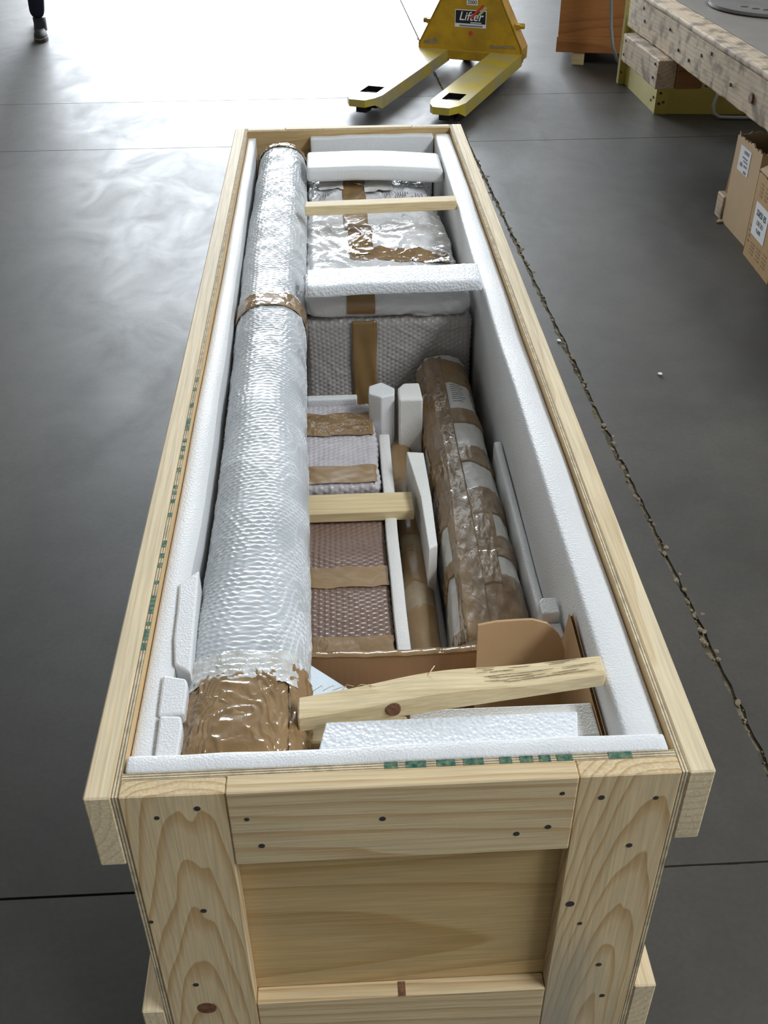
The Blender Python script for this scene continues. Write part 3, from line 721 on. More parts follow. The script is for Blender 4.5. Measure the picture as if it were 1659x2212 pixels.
def print_bar(x, y, w, l, zf, par, off, mat='ink_grey', lift=0.0105):
    c = float(zf(np.array([x]), np.array([y]))[0]) + lift
    box('print_mark', x-w/2, x+w/2, y-l/2, y+l/2, c, c+0.0005, mat, par, off, bevel=0)
for x, l in [(-.118, .03), (-.100, .012), (-.088, .03), (-.081, .03), (-.074, .03), (-.064, .008), (.094, .012), (.101, .03), (.107, .03), (.125, .012), (.134, .035), (.141, .035), (.148, .035), (.155, .035), (.162, .016),
             (.186, .03), (.193, .014), (.205, .03), (.222, .012), (.229, .02)]:
    print_bar(x*0.95, MARK_Y + (0.006 if l < .02 else 0), 0.0028, l, pp_top, pp, PO)

o = box('foam_bar', -0.118, 0.2615, 1.338, 1.432, 0.628, 0.654, 'foam_rough', bevel=0.003, seg=2, cuts=(24, 6, 1), fn=lambda x, y, z: (x, y+0.01*(x-0.07), z+wob(x, 0.0015, 11)), smooth=True)
tag(o, 'flat white foam bar bridging the crate between tube and foam lining', 'foam')

pw = thing('padded_parcel', (0.06, 1.47, 0.545), 'flat pillow-shaped white parcel lying on the bubble-wrapped box', 'parcel')
PWO = tuple(pw.location)
softbox('wrap', -0.128, 0.246, 1.392, 1.570, 0.5445, 0.602, 0.027, 'bubble_white', pw, PWO, 0.0042, hexdisp(0.012, 0.0006, 0.006, 7, 14))
U, W = np.meshgrid(np.linspace(-0.033, 0.030, 18), np.linspace(0, 1, 40), indexing='ij')
th = W*math.pi*0.75
Yp = 1.419 - 0.0305*np.sin(math.pi - th*1.0 - 0.5) ; 
Yp = 1.419 + 0.031*np.cos(math.pi*1.15 - th); Zp = 0.5735 + 0.0305*np.sin(math.pi*1.15 - th)
ext = W > 0.98
V = np.stack([U, Yp, Zp + 0.0015*fbm(U*40, W*8, 2, 3)], -1)
idx = np.arange(V.shape[0]*V.shape[1]).reshape(V.shape[:2]); q = np.stack([idx[:-1, :-1], idx[1:, :-1], idx[1:, 1:], idx[:-1, 1:]], -1).reshape(-1, 4)
np_mesh('tape', V.reshape(-1, 3), q, 'tape_dull', pw, PWO)

bx = thing('wrapped_box', (0.06, 1.48, FZ), 'tall box in grey bubble wrap with one vertical brown tape strip', 'parcel')
BXO = tuple(bx.location)
softbox('wrap', -0.130, 0.252, 1.402, 1.574, FZ, 0.5405, 0.018, 'bubble_grey', bx, BXO, 0.0026, hexdisp(0.0115, 0.0028, 0.0028, 5, 10))
box('tape', -0.024, 0.033, 1.3945, 1.3960, 0.20, 0.5405, 'tape_dull', bx, BXO, bevel=0, cuts=(8, 1, 40), fn=lambda x, y, z: (x+0.0012*math.sin(z*40), y+0.0012*math.sin(x*160+z*30), z), smooth=True)

# ------------------------------------------------------------------ wooden braces
o = box('wooden_brace', -0.128, 0.2615, 1.846, 1.886, 0.626, 0.650, 'brace', bevel=0.0015, fn=lambda x, y, z: (x, y + 0.05*(x-0.07), z))
tag(o, 'pale wooden brace across the shiny white parcel, farthest of the three', 'brace', 'wooden braces across the crate')
o = box('wooden_brace', -0.126, 0.075, 0.800, 0.862, 0.4185, 0.440, 'brace', bevel=0.0015)
tag(o, 'pale flat wooden brace lying over the pink bubble wrap', 'brace', 'wooden braces across the crate')
br = thing('wooden_brace', (0.07, 0.15, 0.62), 'rough wooden brace with a rusty knot, nearest of the three', 'brace', group='wooden braces across the crate')
BRO = tuple(br.location)
def fn_br(x, y, z):
    t = (x+0.118)/0.38
    bow = 0.006*math.sin(t*math.pi*1.3) + 0.002*math.sin(x*31)
    back = y > 0.13
    y2 = y + 0.047*t + (0.004*math.sin(x*9+1) if back else 0)
    return (x, y2, z + (bow if z > 0.63 else 0) + 0.008*t)
box('beam', -0.118, 0.2612, 0.108, 0.142, 0.621, 0.646, 'brace_rough', br, BRO, bevel=0.002, cuts=(30, 3, 2), fn=fn_br)
for k in range(30):
    rr = random.Random(k+70); x0 = rr.uniform(0.09, 0.22); ln = rr.uniform(0.02, 0.07)*(1 if x0 > .14 else .5); yy = rr.uniform(0.116, 0.1385); wd_ = rr.uniform(0.0003, 0.0012)
    x1 = min(x0+ln, 0.259)
    prism('dark_streak', [(x0, yy), (x0+ln*.3, yy-wd_), (x1-ln*.2, yy-wd_*.6), (x1, yy+.0004), (x1-ln*.3, yy+wd_), (x0+ln*.2, yy+wd_*.5)], 0.6461, 0.6465, 'soot', br, BRO, fn=fn_br)
disc('knot', (-0.004, 0.1215, 0.641), (0, -1, 0.25), 0.0095, 0.004, 'knot', br, BRO, 18, 0.0008)
for k in range(6):
    x = -0.10 + 0.012*k; rr = random.Random(k+40)
    tube('splinter', [(x, 0.150, 0.647), (x+0.012*rr.uniform(.4, 1.6), 0.152+0.004*rr.random(), 0.651), (x+0.022*rr.uniform(.5, 1.5), 0.148, 0.653+0.004*rr.random())], 0.0004, 'brace', br, BRO, 5)
tube('splinter', [(0.030, 0.150, 0.650), (0.042, 0.160, 0.658), (0.050, 0.168, 0.664)], 0.0006, 'brace', br, BRO, 5)

# ------------------------------------------------------------------ middle of the crate
sp = thing('wrapped_parcel', (-0.06, 1.07, FZ), 'small parcel in lilac bubble wrap banded with wide brown tape', 'parcel')
SO = tuple(sp.location)
softbox('wrap', -0.150, 0.016, 0.900, 1.215, FZ, 0.432, 0.014, 'bubble_lilac', sp, SO, 0.0026, hexdisp(0.0115, 0.0022, 0.004, 9, 12))
zsp = lambda X, Y: 0.4325 + 0.004*fbm(X*12, Y*12, 9, 4) - 0.05*np.clip((X-0.004)/0.012, 0, 1)**2*0.1
strip_top('tape', 'tape', sp, SO, -0.148, 0.012, 1.075, 1.165, zsp, 2, (40, 30), 0.0042, 0.003)
strip_top('tape', 'tape_dull', sp, SO, -0.148, 0.012, 0.905, 0.965, zsp, 3, (40, 30), 0.0042, 0.002)
o = box('foam_strip', -0.128, -0.018, 1.225, 1.245, FZ, 0.438, 'foam', bevel=0.003, seg=2); tag(o, 'thin white foam strip between the lilac parcel and the grey wrapped box', 'foam', 'loose foam strips inside the crate')

pk = thing('wrapped_parcel', (-0.06, 0.67, FZ), 'flat parcel in pinkish bubble wrap with two brown tape bands', 'parcel')
KO = tuple(pk.location)
softbox('wrap', -0.150, 0.018, 0.435, 0.885, FZ, 0.412, 0.006, 'bubble_pink', pk, KO, 0.0024, hexdisp(0.0115, 0.0024, 0.002, 1, 8))
zpk = lambda X, Y: 0.4125 + 0.002*fbm(X*8, Y*8, 1, 4)
strip_top('tape', 'tape_dull', pk, KO, -0.149, 0.0185, 0.617, 0.672, zpk, 2, (40, 20), 0.0030, 0.0008)
strip_top('tape', 'tape', pk, KO, -0.149, 0.0185, 0.437, 0.492, zpk, 3, (40, 20), 0.0032, 0.002)
box('tape', -0.149, 0.0175, 0.4295, 0.4315, 0.36, 0.412, 'tape', pk, KO, bevel=0)

o = box('foam_strip', 0.0215, 0.0435, 0.420, 1.100, FZ, 0.424, 'foam_warm', bevel=0.0025, seg=2, cuts=(1, 40, 1), fn=lambda x, y, z: (x+wob(y, 0.0010, 6)+0.003*(y-0.75), y, z+wob(y, 0.001, 9)), smooth=True)
tag(o, 'long narrow foam strip standing between pink parcel and taped rod', 'foam', 'loose foam strips inside the crate')
o = prism('foam_block', [(0.004, 1.140), (0.006, 1.172), (0.033, 1.188), (0.060, 1.160), (0.058, 1.132), (0.030, 1.122)], FZ, 0.498, 'foam', bevel=0.003)
tag(o, 'upright white foam block with pointed top behind the lilac parcel', 'foam')
o = prism('foam_block', [(0.066, 1.110), (0.066, 1.160), (0.080, 1.182), (0.113, 1.182), (0.116, 1.110)], FZ, 0.497, 'foam_warm', bevel=0.004)
tag(o, 'upright round-backed foam block touching the white taped bundle', 'foam')
o = prism('foam_strip', [(0.071, 0.955), (0.104, 0.950), (0.106, 0.80), (0.104, 0.655), (0.088, 0.645), (0.0865, 0.80)], 0.25, 0.470, 'foam_warm', bevel=0.002)
tag(o, 'thin leaning foam strip along the left side of the taped bundle', 'foam', 'loose foam strips inside the crate')
o = box('foam_strip', 0.246, 0.2612, 0.470, 0.980, FZ, 0.470, 'foam', bevel=0.004, seg=2, cuts=(1, 20, 1), fn=lambda x, y, z: (x, y, z+wob(y, 0.0012, 8)), smooth=True)
tag(o, 'white foam strip squeezed between taped bundle and thick side lining', 'foam', 'loose foam strips inside the crate')
o = prism('foam_stick', [(0.232, 0.385), (0.231, 0.412), (0.238, 0.421), (0.258, 0.420), (0.258, 0.386)], FZ, 0.546, 'foam', bevel=0.002)
tag(o, 'taller white foam stick upright behind the cardboard flap', 'foam')
o = box('foam_stick', 0.240, 0.2590, 0.350, 0.380, FZ, 0.532, 'foam', bevel=0.002); tag(o, 'shorter white foam stick in front, right behind the cardboard flap', 'foam')

# taped rod
rd = thing('taped_rod', (0.075, 0.75, 0.33), 'round rod wrapped in brown tape beside the long foam strip', 'rod')
RO = tuple(rd.location)
def rod_surf(a, y):
    a, y = np.broadcast_arrays(np.asarray(a, float), np.asarray(y, float))
    r = 0.0265 + 0.0015*np.sin(y*21) + 0.0012*fbm(a*1.5, y*22, 3, 3)
    cx = 0.0745 - 0.006*(y-0.43)/0.7
    Nn = np.stack([np.cos(a), 0*a, np.sin(a)], -1)
    return np.stack([cx + 0*a, y, 0.362+0*a], -1) + Nn*r[..., None], Nn
A, Yg = np.meshgrid(np.linspace(-math.pi/2, 1.5*math.pi, 48), np.linspace(0.425, 1.13, 160), indexing='ij'); P, _ = rod_surf(A, Yg)
idx = np.arange(A.size).reshape(A.shape); q = np.stack([idx[:-1, :-1], idx[:-1, 1:], idx[1:, 1:], idx[1:, :-1]], -1).reshape(-1, 4)
np_mesh('wrap', P.reshape(-1, 3), q, 'rod', rd, RO)
for i, (a, b) in enumerate([(0.445, 0.60), (0.655, 0.745), (0.80, 0.90), (0.985, 1.12)]):
    patch('tape', rod_surf, -0.4, math.pi+0.4, a, b, 40, 24, 'tape_dull', rd, RO, 0.0012, 0.02, i*3)
o = box('foam_block', 0.03, 0.115, 0.46, 1.10, FZ, 0.333, 'foam_warm', bevel=0.004, fn=lambda x, y, z: (max(x, 0.0475+0.003*(y-.75)), y, z)); tag(o, 'low foam block underneath the taped rod', 'foam')

# white bundle criss-crossed with tape
bd = thing('taped_bundle', (0.18, 0.9, FZ), 'long white paper bundle criss-crossed with glossy brown tape', 'parcel')
BO = tuple(bd.location)
SEC = np.array([(-0.060, -0.29), (-0.063, -0.10), (-0.062, -0.030), (-0.045, -0.010), (-0.028, 0.000), (0.0, 0.003), (0.028, 0.001), (0.046, -0.012), (0.058, -0.035), (0.062, -0.08), (0.062, -0.29)])
def bun_surf(t, y):
    t, y = np.broadcast_arrays(np.asarray(t, float), np.asarray(y, float))
    s = np.concatenate([[0], np.cumsum(np.linalg.norm(np.diff(SEC, axis=0), axis=1))]); s /= s[-1]
    # smooth the section
    tt = np.linspace(0, 1, 200); cx_ = np.interp(tt, s, SEC[:, 0]); cz_ = np.interp(tt, s, SEC[:, 1])
    k = np.hanning(13); k /= k.sum()
    cx_ = np.convolve(np.pad(cx_, 6, 'edge'), k, 'valid'); cz_ = np.convolve(np.pad(cz_, 6, 'edge'), k, 'valid')
    def at(q): return np.interp(q, tt, cx_), np.interp(q, tt, cz_)
    X, Z = at(t); X2, Z2 = at(np.clip(t+0.004, 0, 1)); X1, Z1 = at(np.clip(t-0.004, 0, 1))
    dx, dz = X2-X1, Z2-Z1; ln = np.sqrt(dx*dx+dz*dz)+1e-9
    Nn = np.stack([-dz/ln, 0*t, dx/ln], -1)
    v = (y-0.42)/0.96
    cx = 0.176 + 0.011*v + 0.004*np.sin(v*5); top = 0.462 - 0.006*v + 0.004*np.sin(v*9)
    sc = 1.04 - 0.10*v
    h = 0.005*fbm(t*12, y*9, 6, 3) + 0.0022*fbm(t*90, y*40, 2, 3)
    ridge = 0.005*np.exp(-((t-0.445-0.008*np.sin(y*8))/0.012)**2)
    return np.stack([cx + X*sc, y, top + Z], -1) + Nn*(h+ridge)[..., None], Nn
Tg, Yg = np.meshgrid(np.linspace(0, 1, 140), np.linspace(0.425, 1.372, 300), indexing='ij'); P, _ = bun_surf(Tg, Yg)
idx = np.arange(Tg.size).reshape(Tg.shape); q = np.stack([idx[:-1, :-1], idx[:-1, 1:], idx[1:, 1:], idx[1:, :-1]], -1).reshape(-1, 4)
np_mesh('paper', P.reshape(-1, 3), q, 'paper', bd, BO)
for yy in (0.4255, 1.3715):
    ring = bun_surf(np.linspace(0.02, 0.98, 40), np.full(40, yy))[0]; V = np.concatenate([ring, ring.mean(0, keepdims=True)])
    np_mesh('end_fold', V, np.array([[i, i+1, 40] for i in range(39)]), 'paper', bd, BO, False)
# section parameter: 0.36 left top edge, 0.445 ridge, 0.50 top, 0.60 right shoulder
for i, (t0, t1, a, b, m) in enumerate([
        (0.425, 0.70, 0.425, 0.575, 'tape'), (0.43, 0.70, 0.625, 0.690, 'tape'), (0.43, 0.545, 0.665, 0.800, 'tape'), (0.43, 0.70, 0.752, 0.835, 'tape'),
        (0.43, 0.70, 0.925, 0.985, 'tape'), (0.43, 0.70, 1.075, 1.130, 'tape_dull'), (0.36, 0.70, 1.235, 1.345, 'tape_dull'), (0.42, 0.535, 0.545, 0.640, 'tape'),
        (0.30, 0.44, 0.432, 0.462, 'tape'), (0.30, 0.44, 0.600, 0.640, 'tape_dull'), (0.30, 0.44, 0.745, 0.860, 'tape'), (0.30, 0.44, 0.925, 0.985, 'tape_dull'), (0.30, 0.44, 1.090, 1.135, 'tape_dull'), (0.30, 0.44, 1.29, 1.355, 'tape_dull')]):
    patch('tape', bun_surf, t0, t1, a, b, 60, 30, m, bd, BO, 0.0014 + 0.0002*i, 0.012, i*2+1)
patch('tape', bun_surf, 0.415, 0.492, 0.43, 1.36, 24, 150, 'tape', bd, BO, 0.0034, 0.02, 31)
patch('tape', bun_surf, 0.37, 0.425, 0.78, 1.22, 16, 80, 'tape_dull', bd, BO, 0.0030, 0.02, 37)
for k in range(9):
    y = 1.155 + 0.0085*k
    t0 = 0.505; w_ = 0.05*(0.7+0.3*((k*7) % 5)/5)
    patch('print_line', bun_surf, t0, t0+w_, y, y+0.0028, 10, 3, 'ink_grey', bd, BO, 0.0007, 0.0, k)
patch('print_mark', bun_surf, 0.585, 0.612, 1.16, 1.215, 8, 8, 'ink_grey', bd, BO, 0.0007, 0.01, 3)
patch('print_mark', bun_surf, 0.592, 0.603, 1.17, 1.205, 6, 6, 'paper', bd, BO, 0.0012, 0.0, 3)

# ------------------------------------------------------------------ cardboard and foam at the near end
o = prism('cardboard_flap', [(0.124, 0.36), (0.1245, 0.598), (0.150, 0.6005), (0.200, 0.5995), (0.222, 0.592), (0.240, 0.572), (0.250, 0.545), (0.2505, 0.36)], 0.308, 0.312, 'card', axis='y',
          cuts=[(0, 0.124, 0.2505, 12)], fn=lambda x, y, z: (x, y - 0.10*(0.598-z) + 0.006*math.sin((x-.12)*18), z))
tag(o, 'tan cardboard flap with rounded corner standing behind the near brace', 'cardboard')
cs = thing('cardboard_sheet', (0.258, 0.2, FZ), 'corrugated cardboard sheet standing on edge against the thick side lining', 'cardboard')
CSO = tuple(cs.location)
for dx, nm, m in ((0.0, 'outer_liner', 'card'), (0.0048, 'outer_liner', 'card')):
    prism(nm, [(0.085, FZ), (0.085, 0.588), (0.20, 0.592), (0.322, 0.602), (0.345, 0.52), (0.345, FZ)], 0.2532+dx, 0.2540+dx, m, cs, CSO, axis='x')
bm = bmesh.new(); pr = None; k = 0
y = 0.086
while y < 0.322:
    zt = 0.586 + 0.006*max(0, (y-0.09)/0.1)
    x = 0.2544 if k % 2 == 0 else 0.2576
    a = bm.verts.new((x, y, 0.40)); b = bm.verts.new((x, y, min(zt, 0.600)))
    if pr: bm.faces.new((pr[0], a, b, pr[1]))
    pr = (a, b); y += 0.0030; k += 1
finish('corrugation', bm, 'card_dark', cs, CSO)
ct = thing('cardboard_tray', (0.01, 0.35, FZ), 'dark brown cardboard tray edge with shiny taped rim below the near brace', 'cardboard')
CTO = tuple(ct.location)
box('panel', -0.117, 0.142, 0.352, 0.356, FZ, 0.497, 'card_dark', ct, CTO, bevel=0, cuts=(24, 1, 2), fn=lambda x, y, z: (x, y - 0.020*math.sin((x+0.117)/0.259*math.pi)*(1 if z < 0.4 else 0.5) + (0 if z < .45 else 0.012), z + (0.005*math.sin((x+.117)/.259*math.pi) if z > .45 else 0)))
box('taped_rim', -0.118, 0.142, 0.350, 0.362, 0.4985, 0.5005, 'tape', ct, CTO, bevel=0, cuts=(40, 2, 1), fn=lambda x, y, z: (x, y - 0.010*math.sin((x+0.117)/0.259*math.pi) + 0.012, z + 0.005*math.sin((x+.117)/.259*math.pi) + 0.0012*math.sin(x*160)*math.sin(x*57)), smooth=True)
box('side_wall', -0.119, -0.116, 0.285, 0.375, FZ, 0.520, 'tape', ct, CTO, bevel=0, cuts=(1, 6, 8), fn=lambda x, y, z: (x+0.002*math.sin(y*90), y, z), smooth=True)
o = prism('foam_wedge', [(-0.114, 0.345), (-0.040, 0.300), (-0.035, 0.262), (-0.114, 0.250)], FZ, 0.505, 'foam_blue', bevel=0.003, fn=lambda x, y, z: (x, y, z - (0.35*(x+0.114) if z > 0.4 else 0)))
tag(o, 'pale blue foam wedge tucked between tube and near brace', 'foam')
o = prism('foam_block', [(-0.093, 0.0585), (0.207, 0.0585), (0.2155, 0.1035), (-0.0845, 0.103)], FZ, 0.646, 'foam_rough', bevel=0.002,
          fn=lambda x, y, z: (x, y, z + (-0.003*(y-0.06)/0.05 if z > .5 else 0)))
tag(o, 'big white foam block with textured top inside the near end', 'foam')
o = box('foam_block', 0.02, 0.2525, 0.112, 0.168, FZ, 0.588, 'foam_warm', bevel=0.003, seg=2); tag(o, 'lower foam block in shade under the near brace', 'foam')
o = box('foam_block', 0.218, 0.2525, 0.059, 0.110, FZ, 0.575, 'foam', bevel=0.003, seg=2); tag(o, 'small foam block in the corner between big block and cardboard sheet', 'foam')
o = box('wood_offcut', -0.112, 0.015, 0.112, 0.150, FZ, 0.598, 'brace', bevel=0.002); tag(o, 'pale wood offcut upright below the left end of the near brace', 'wood')

# ------------------------------------------------------------------ pallet truck
ang = math.radians(-23.6)
pj = thing('pallet_truck', (0.305, 4.937, 0), 'worn yellow hand pallet truck with two forks', 'pallet truck', rz=ang)
# local frame: x across, y from fork tips to heel
for s in (-1, 1):
    xa, xb = sorted((s*0.335, s*0.140)); xm = (xa+xb)/2
    tip = [(xm-0.045, 0.0), (xm+0.045, 0.0), (xb-0.018, 0.06), (xb, 0.13), (xb, 1.33), (xa, 1.33), (xa, 0.13), (xa+0.018, 0.06)]
    # fork with a roller opening cut through its top
    hx0, hx1, hy0, hy1 = xm-0.050, xm+0.050, 0.16, 0.30
    bm = bmesh.new()
    zt = 0.100; zl = [0.062 if y < 0.1 else 0.030 for x, y in tip]
    top = [bm.verts.new((x, y, zt)) for x, y in tip]; bot = [bm.verts.new((x, y, z)) for (x, y), z in zip(tip, zl)]
    hole = [bm.verts.new(c) for c in ((hx0, hy0, zt), (hx1, hy0, zt), (hx1, hy1, zt), (hx0, hy1, zt))]
    hb = [bm.verts.new((v.co.x, v.co.y, 0.045)) for v in hole]
    n = len(tip)
    for k in range(n): bm.faces.new((top[k], bot[k], bot[(k+1) % n], top[(k+1) % n]))
    bm.faces.new((top[0], top[1], hole[1], hole[0])); bm.faces.new((top[1], top[2], top[3], hole[1]))
    bm.faces.new((top[3], top[4], hole[2], hole[1])); bm.faces.new((top[4], top[5], hole[3], hole[2]))
    bm.faces.new((top[5], top[6], hole[0], hole[3])); bm.faces.new((top[6], top[7], top[0], hole[0]))
    for k in range(4): bm.faces.new((hole[k], hole[(k+1) % 4], hb[(k+1) % 4], hb[k])).material_index = 1  # inner walls painted black in place of shade
    fk = finish('fork', bm, ['yellow_fork', 'void'], pj)
    disc('load_roller', (xm, 0.235, 0.044), (1, 0, 0), 0.040, 0.085, 'wheel_dark', fk, n=20, bevel=0.004)
    for dx in (-0.052, 0.052): box('roller_bracket', xm+dx-0.004, xm+dx+0.004, 0.15, 0.42, 0.022, 0.055, 'steel', fk)
    disc('roller_axle', (xm, 0.235, 0.042), (1, 0, 0), 0.008, 0.14, 'steel', fk, n=12)
    box('push_rod', xm-0.012, xm+0.012, 0.42, 1.30, 0.040, 0.062, 'steel', fk)
    box('hole_shade_box', hx0-0.004, hx1+0.004, hy0-0.004, hy1+0.004, 0.020, 0.046, 'void', fk)  # added black box under the opening, stands for the shade inside
    box('entry_runner', xm-0.03, xm+0.03, 0.06, 0.14, 0.018, 0.060, 'rubber', fk)
# heel: triangular plate, folded side cheeks, cross beam
prism('heel_plate', [(-0.336, 0.095), (0.336, 0.095), (0.336, 0.130), (0.075, 0.62), (-0.075, 0.62), (-0.336, 0.130)], 1.300, 1.308, 'yellow', pj, axis='y', bevel=0.002, seg=1)
for s in (-1, 1):
    bm = bmesh.new()
    pts = [(s*0.336, 1.300, 0.095), (s*0.336, 1.300, 0.130), (s*0.075, 1.300, 0.62), (s*0.075, 1.40, 0.62), (s*0.336, 1.44, 0.130), (s*0.336, 1.44, 0.06), (s*0.336, 1.300, 0.06)]
    a = [bm.verts.new(p) for p in pts]; b = [bm.verts.new((p[0]-s*0.010, p[1], p[2]-0.004)) for p in pts]
    k = len(pts)
    quads = [(0, 1, 4, 5), (1, 2, 3, 4)]
    for Q in quads: bm.faces.new([a[i] for i in Q]); bm.faces.new([b[i] for i in Q][::-1])
    bm.faces.new((a[0], a[5], a[6]))
    for i, j in ((0, 1), (1, 2), (2, 3), (3, 4), (4, 5), (5, 6), (6, 0)): bm.faces.new((a[i], a[j], b[j], b[i]))
    finish('side_cheek', bm, 'yellow', pj)
    box('pivot_stub', *sorted((s*0.27, s*0.30)), 1.34, 1.40, 0.235, 0.262, 'yellow', pj)
    tube('pivot_pin', [(s*0.20, 1.37, 0.25), (s*0.325, 1.37, 0.25)], 0.016, 'yellow', pj)
box('cross_beam', -0.336, 0.336, 1.296, 1.36, 0.045, 0.1015, 'yellow', pj, bevel=0.004, seg=2)
tube('rocker_shaft', [(-0.30, 1.42, 0.075), (0.30, 1.42, 0.075)], 0.02, 'steel', pj)
disc('pump_body', (0, 1.47, 0.33), (0, 0, 1), 0.055, 0.42, 'steel', pj, n=24, bevel=0.006)
disc('pump_ram', (0, 1.47, 0.58), (0, 0, 1), 0.02, 0.14, 'steel', pj)
box('pump_head', -0.08, 0.08, 1.37, 1.53, 0.60, 0.66, 'yellow', pj, bevel=0.006)
for s in (-1, 1):
    disc('steer_wheel', (s*0.075, 1.50, 0.09), (1, 0, 0), 0.09, 0.05, 'rubber', pj, n=28, bevel=0.006)
disc('wheel_axle', (0, 1.50, 0.09), (1, 0, 0), 0.012, 0.2, 'steel', pj)
tube('handle_shaft', [(0, 1.52, 0.30), (0, 1.60, 0.62), (0, 1.68, 0.95)], 0.018, 'yellow', pj)
tube('handle_loop', [(0, 1.68, 0.95), (-0.12, 1.71, 1.04), (-0.12, 1.74, 1.18), (0, 1.75, 1.22), (0.12, 1.74, 1.18), (0.12, 1.71, 1.04), (0, 1.68, 0.95)], 0.014, 'rubber', pj)
# sticker on the plate (printed, flat) : plate faces the fork tips (local -y)
def plate_m(x, z, y=1.2990, rz=0.0): return Matrix.Translation((x, y, z)) @ Matrix.Rotation(math.pi/2, 4, 'X') @ Matrix.Rotation(rz, 4, 'Z')
st = box('sticker', -0.100, 0.100, 1.2984, 1.2996, 0.236, 0.335, 'label', pj, bevel=0)
box('dark_field', -0.096, 0.096, 1.2978, 1.2986, 0.258, 0.331, 'ink', st, bevel=0)
text('lettering', 'Lifter', 0.070, 'label', st, plate_m(0.0, 0.297, 1.2972), ext=0.0003, shear=0.25, bold=0.0006)
prism('red_slash', [(-0.01, 0.290), (0.012, 0.290), (0.088, 0.362), (0.072, 0.368)], 1.2962, 1.2970, 'red', st, axis='y')
prism('green_slash', [(0.040, 0.305), (0.060, 0.305), (0.106, 0.352), (0.090, 0.362)], 1.2964, 1.2971, 'green_print', st, axis='y')
box('white_rule', 0.0, 0.07, 1.2970, 1.2976, 0.262, 0.267, 'label', st, bevel=0)
box('grey_print', -0.07, 0.08, 1.2970, 1.2984, 0.241, 0.250, 'ink_grey', st, bevel=0)
st2 = box('rating_label', -0.028, 0.042, 1.2984, 1.2996, 0.362, 0.400, 'foam_warm', pj, bevel=0)
text('lettering', '2000', 0.030, 'ink', st2, plate_m(0.007, 0.378, 1.2976), ext=0.0003)
disc('red_dot', (0.005, 1.2986, 0.205), (0, 1, 0), 0.013, 0.002, 'red', pj, n=16)
for (x0, x1, z0, z1) in [(-0.31, -0.20, 0.125, 0.165), (0.12, 0.30, 0.125, 0.150)]:
    prism('scrape', [(x0, z0), (x1, z0+0.006), (x1-0.02, z1), (x0+0.05, z1-0.01), (x0+0.012, z0+0.02)], 1.2986, 1.2994, 'scrape', pj, axis='y')

# ------------------------------------------------------------------ person walking, cut by the frame
pe = thing('person', (-2.10, 7.25, 0), 'person in dark navy trousers and black shoe walking past', 'person')
def skin_mesh(name, verts, edges, radii, parent, mat, sub=2):
    me = bpy.data.meshes.new(name); me.from_pydata(verts, edges, []); o = bpy.data.objects.new(name, me); C.objects.link(o)
    sk = o.modifiers.new('skin', 'SKIN'); ss = o.modifiers.new('sub', 'SUBSURF'); ss.levels = sub; ss.render_levels = sub
    for i, r in enumerate(radii): o.data.skin_vertices[0].data[i].radius = (r, r) if not isinstance(r, tuple) else r
    o.data.skin_vertices[0].data[0].use_root = True
    dg = bpy.context.evaluated_depsgraph_get(); dg.update()
    m2 = bpy.data.meshes.new_from_object(o.evaluated_get(dg)); bpy.data.objects.remove(o)
    m2.name = name; m2.materials.clear(); mats(m2, mat)
    for p_ in m2.polygons: p_.use_smooth = True
    return link(name, m2, parent)
bv = [(-.03, .12, .93), (-.03, .11, 1.10), (-.03, .09, 1.30), (-.03, .08, 1.43), (-.03, .06, 1.52), (-.03, .04, 1.60), (-.03, .03, 1.70),   # pelvis..head top
      (.055, .09, .90), (.05, -.01, .50), (-.005, .06, .115),                 # leading leg hip knee ankle
      (-.12, .12, .90), (-.12, .22, .50), (-.13, .58, .30),                   # trailing leg
      (.14, .08, 1.41), (.20, .16, 1.15), (.21, .06, .93), (.21, .02, .85),   # arm
      (-.20, .08, 1.41), (-.26, .04, 1.15), (-.27, -.12, .96), (-.27, -.17, .89)]
be = [(0, 1), (1, 2), (2, 3), (3, 4), (4, 5), (5, 6), (0, 7), (7, 8), (8, 9), (0, 10), (10, 11), (11, 12), (3, 13), (13, 14), (14, 15), (15, 16), (3, 17), (17, 18), (18, 19), (19, 20)]
brd = [.15, .14, .16, .13, .055, .095, .07, .095, .072, .052, .095, .072, .055, .07, .048, .036, .03, .07, .048, .036, .03]
body = skin_mesh('body', bv, be, brd, pe, ['trouser', 'shirt', 'skin'])
for pf in body.data.polygons:
    c = pf.center
    if c.z > 1.50 or (c.z < 0.93 and c.z > .7 and abs(c.x+.03) > .19): pf.material_index = 2
    elif c.z > 0.98: pf.material_index = 1
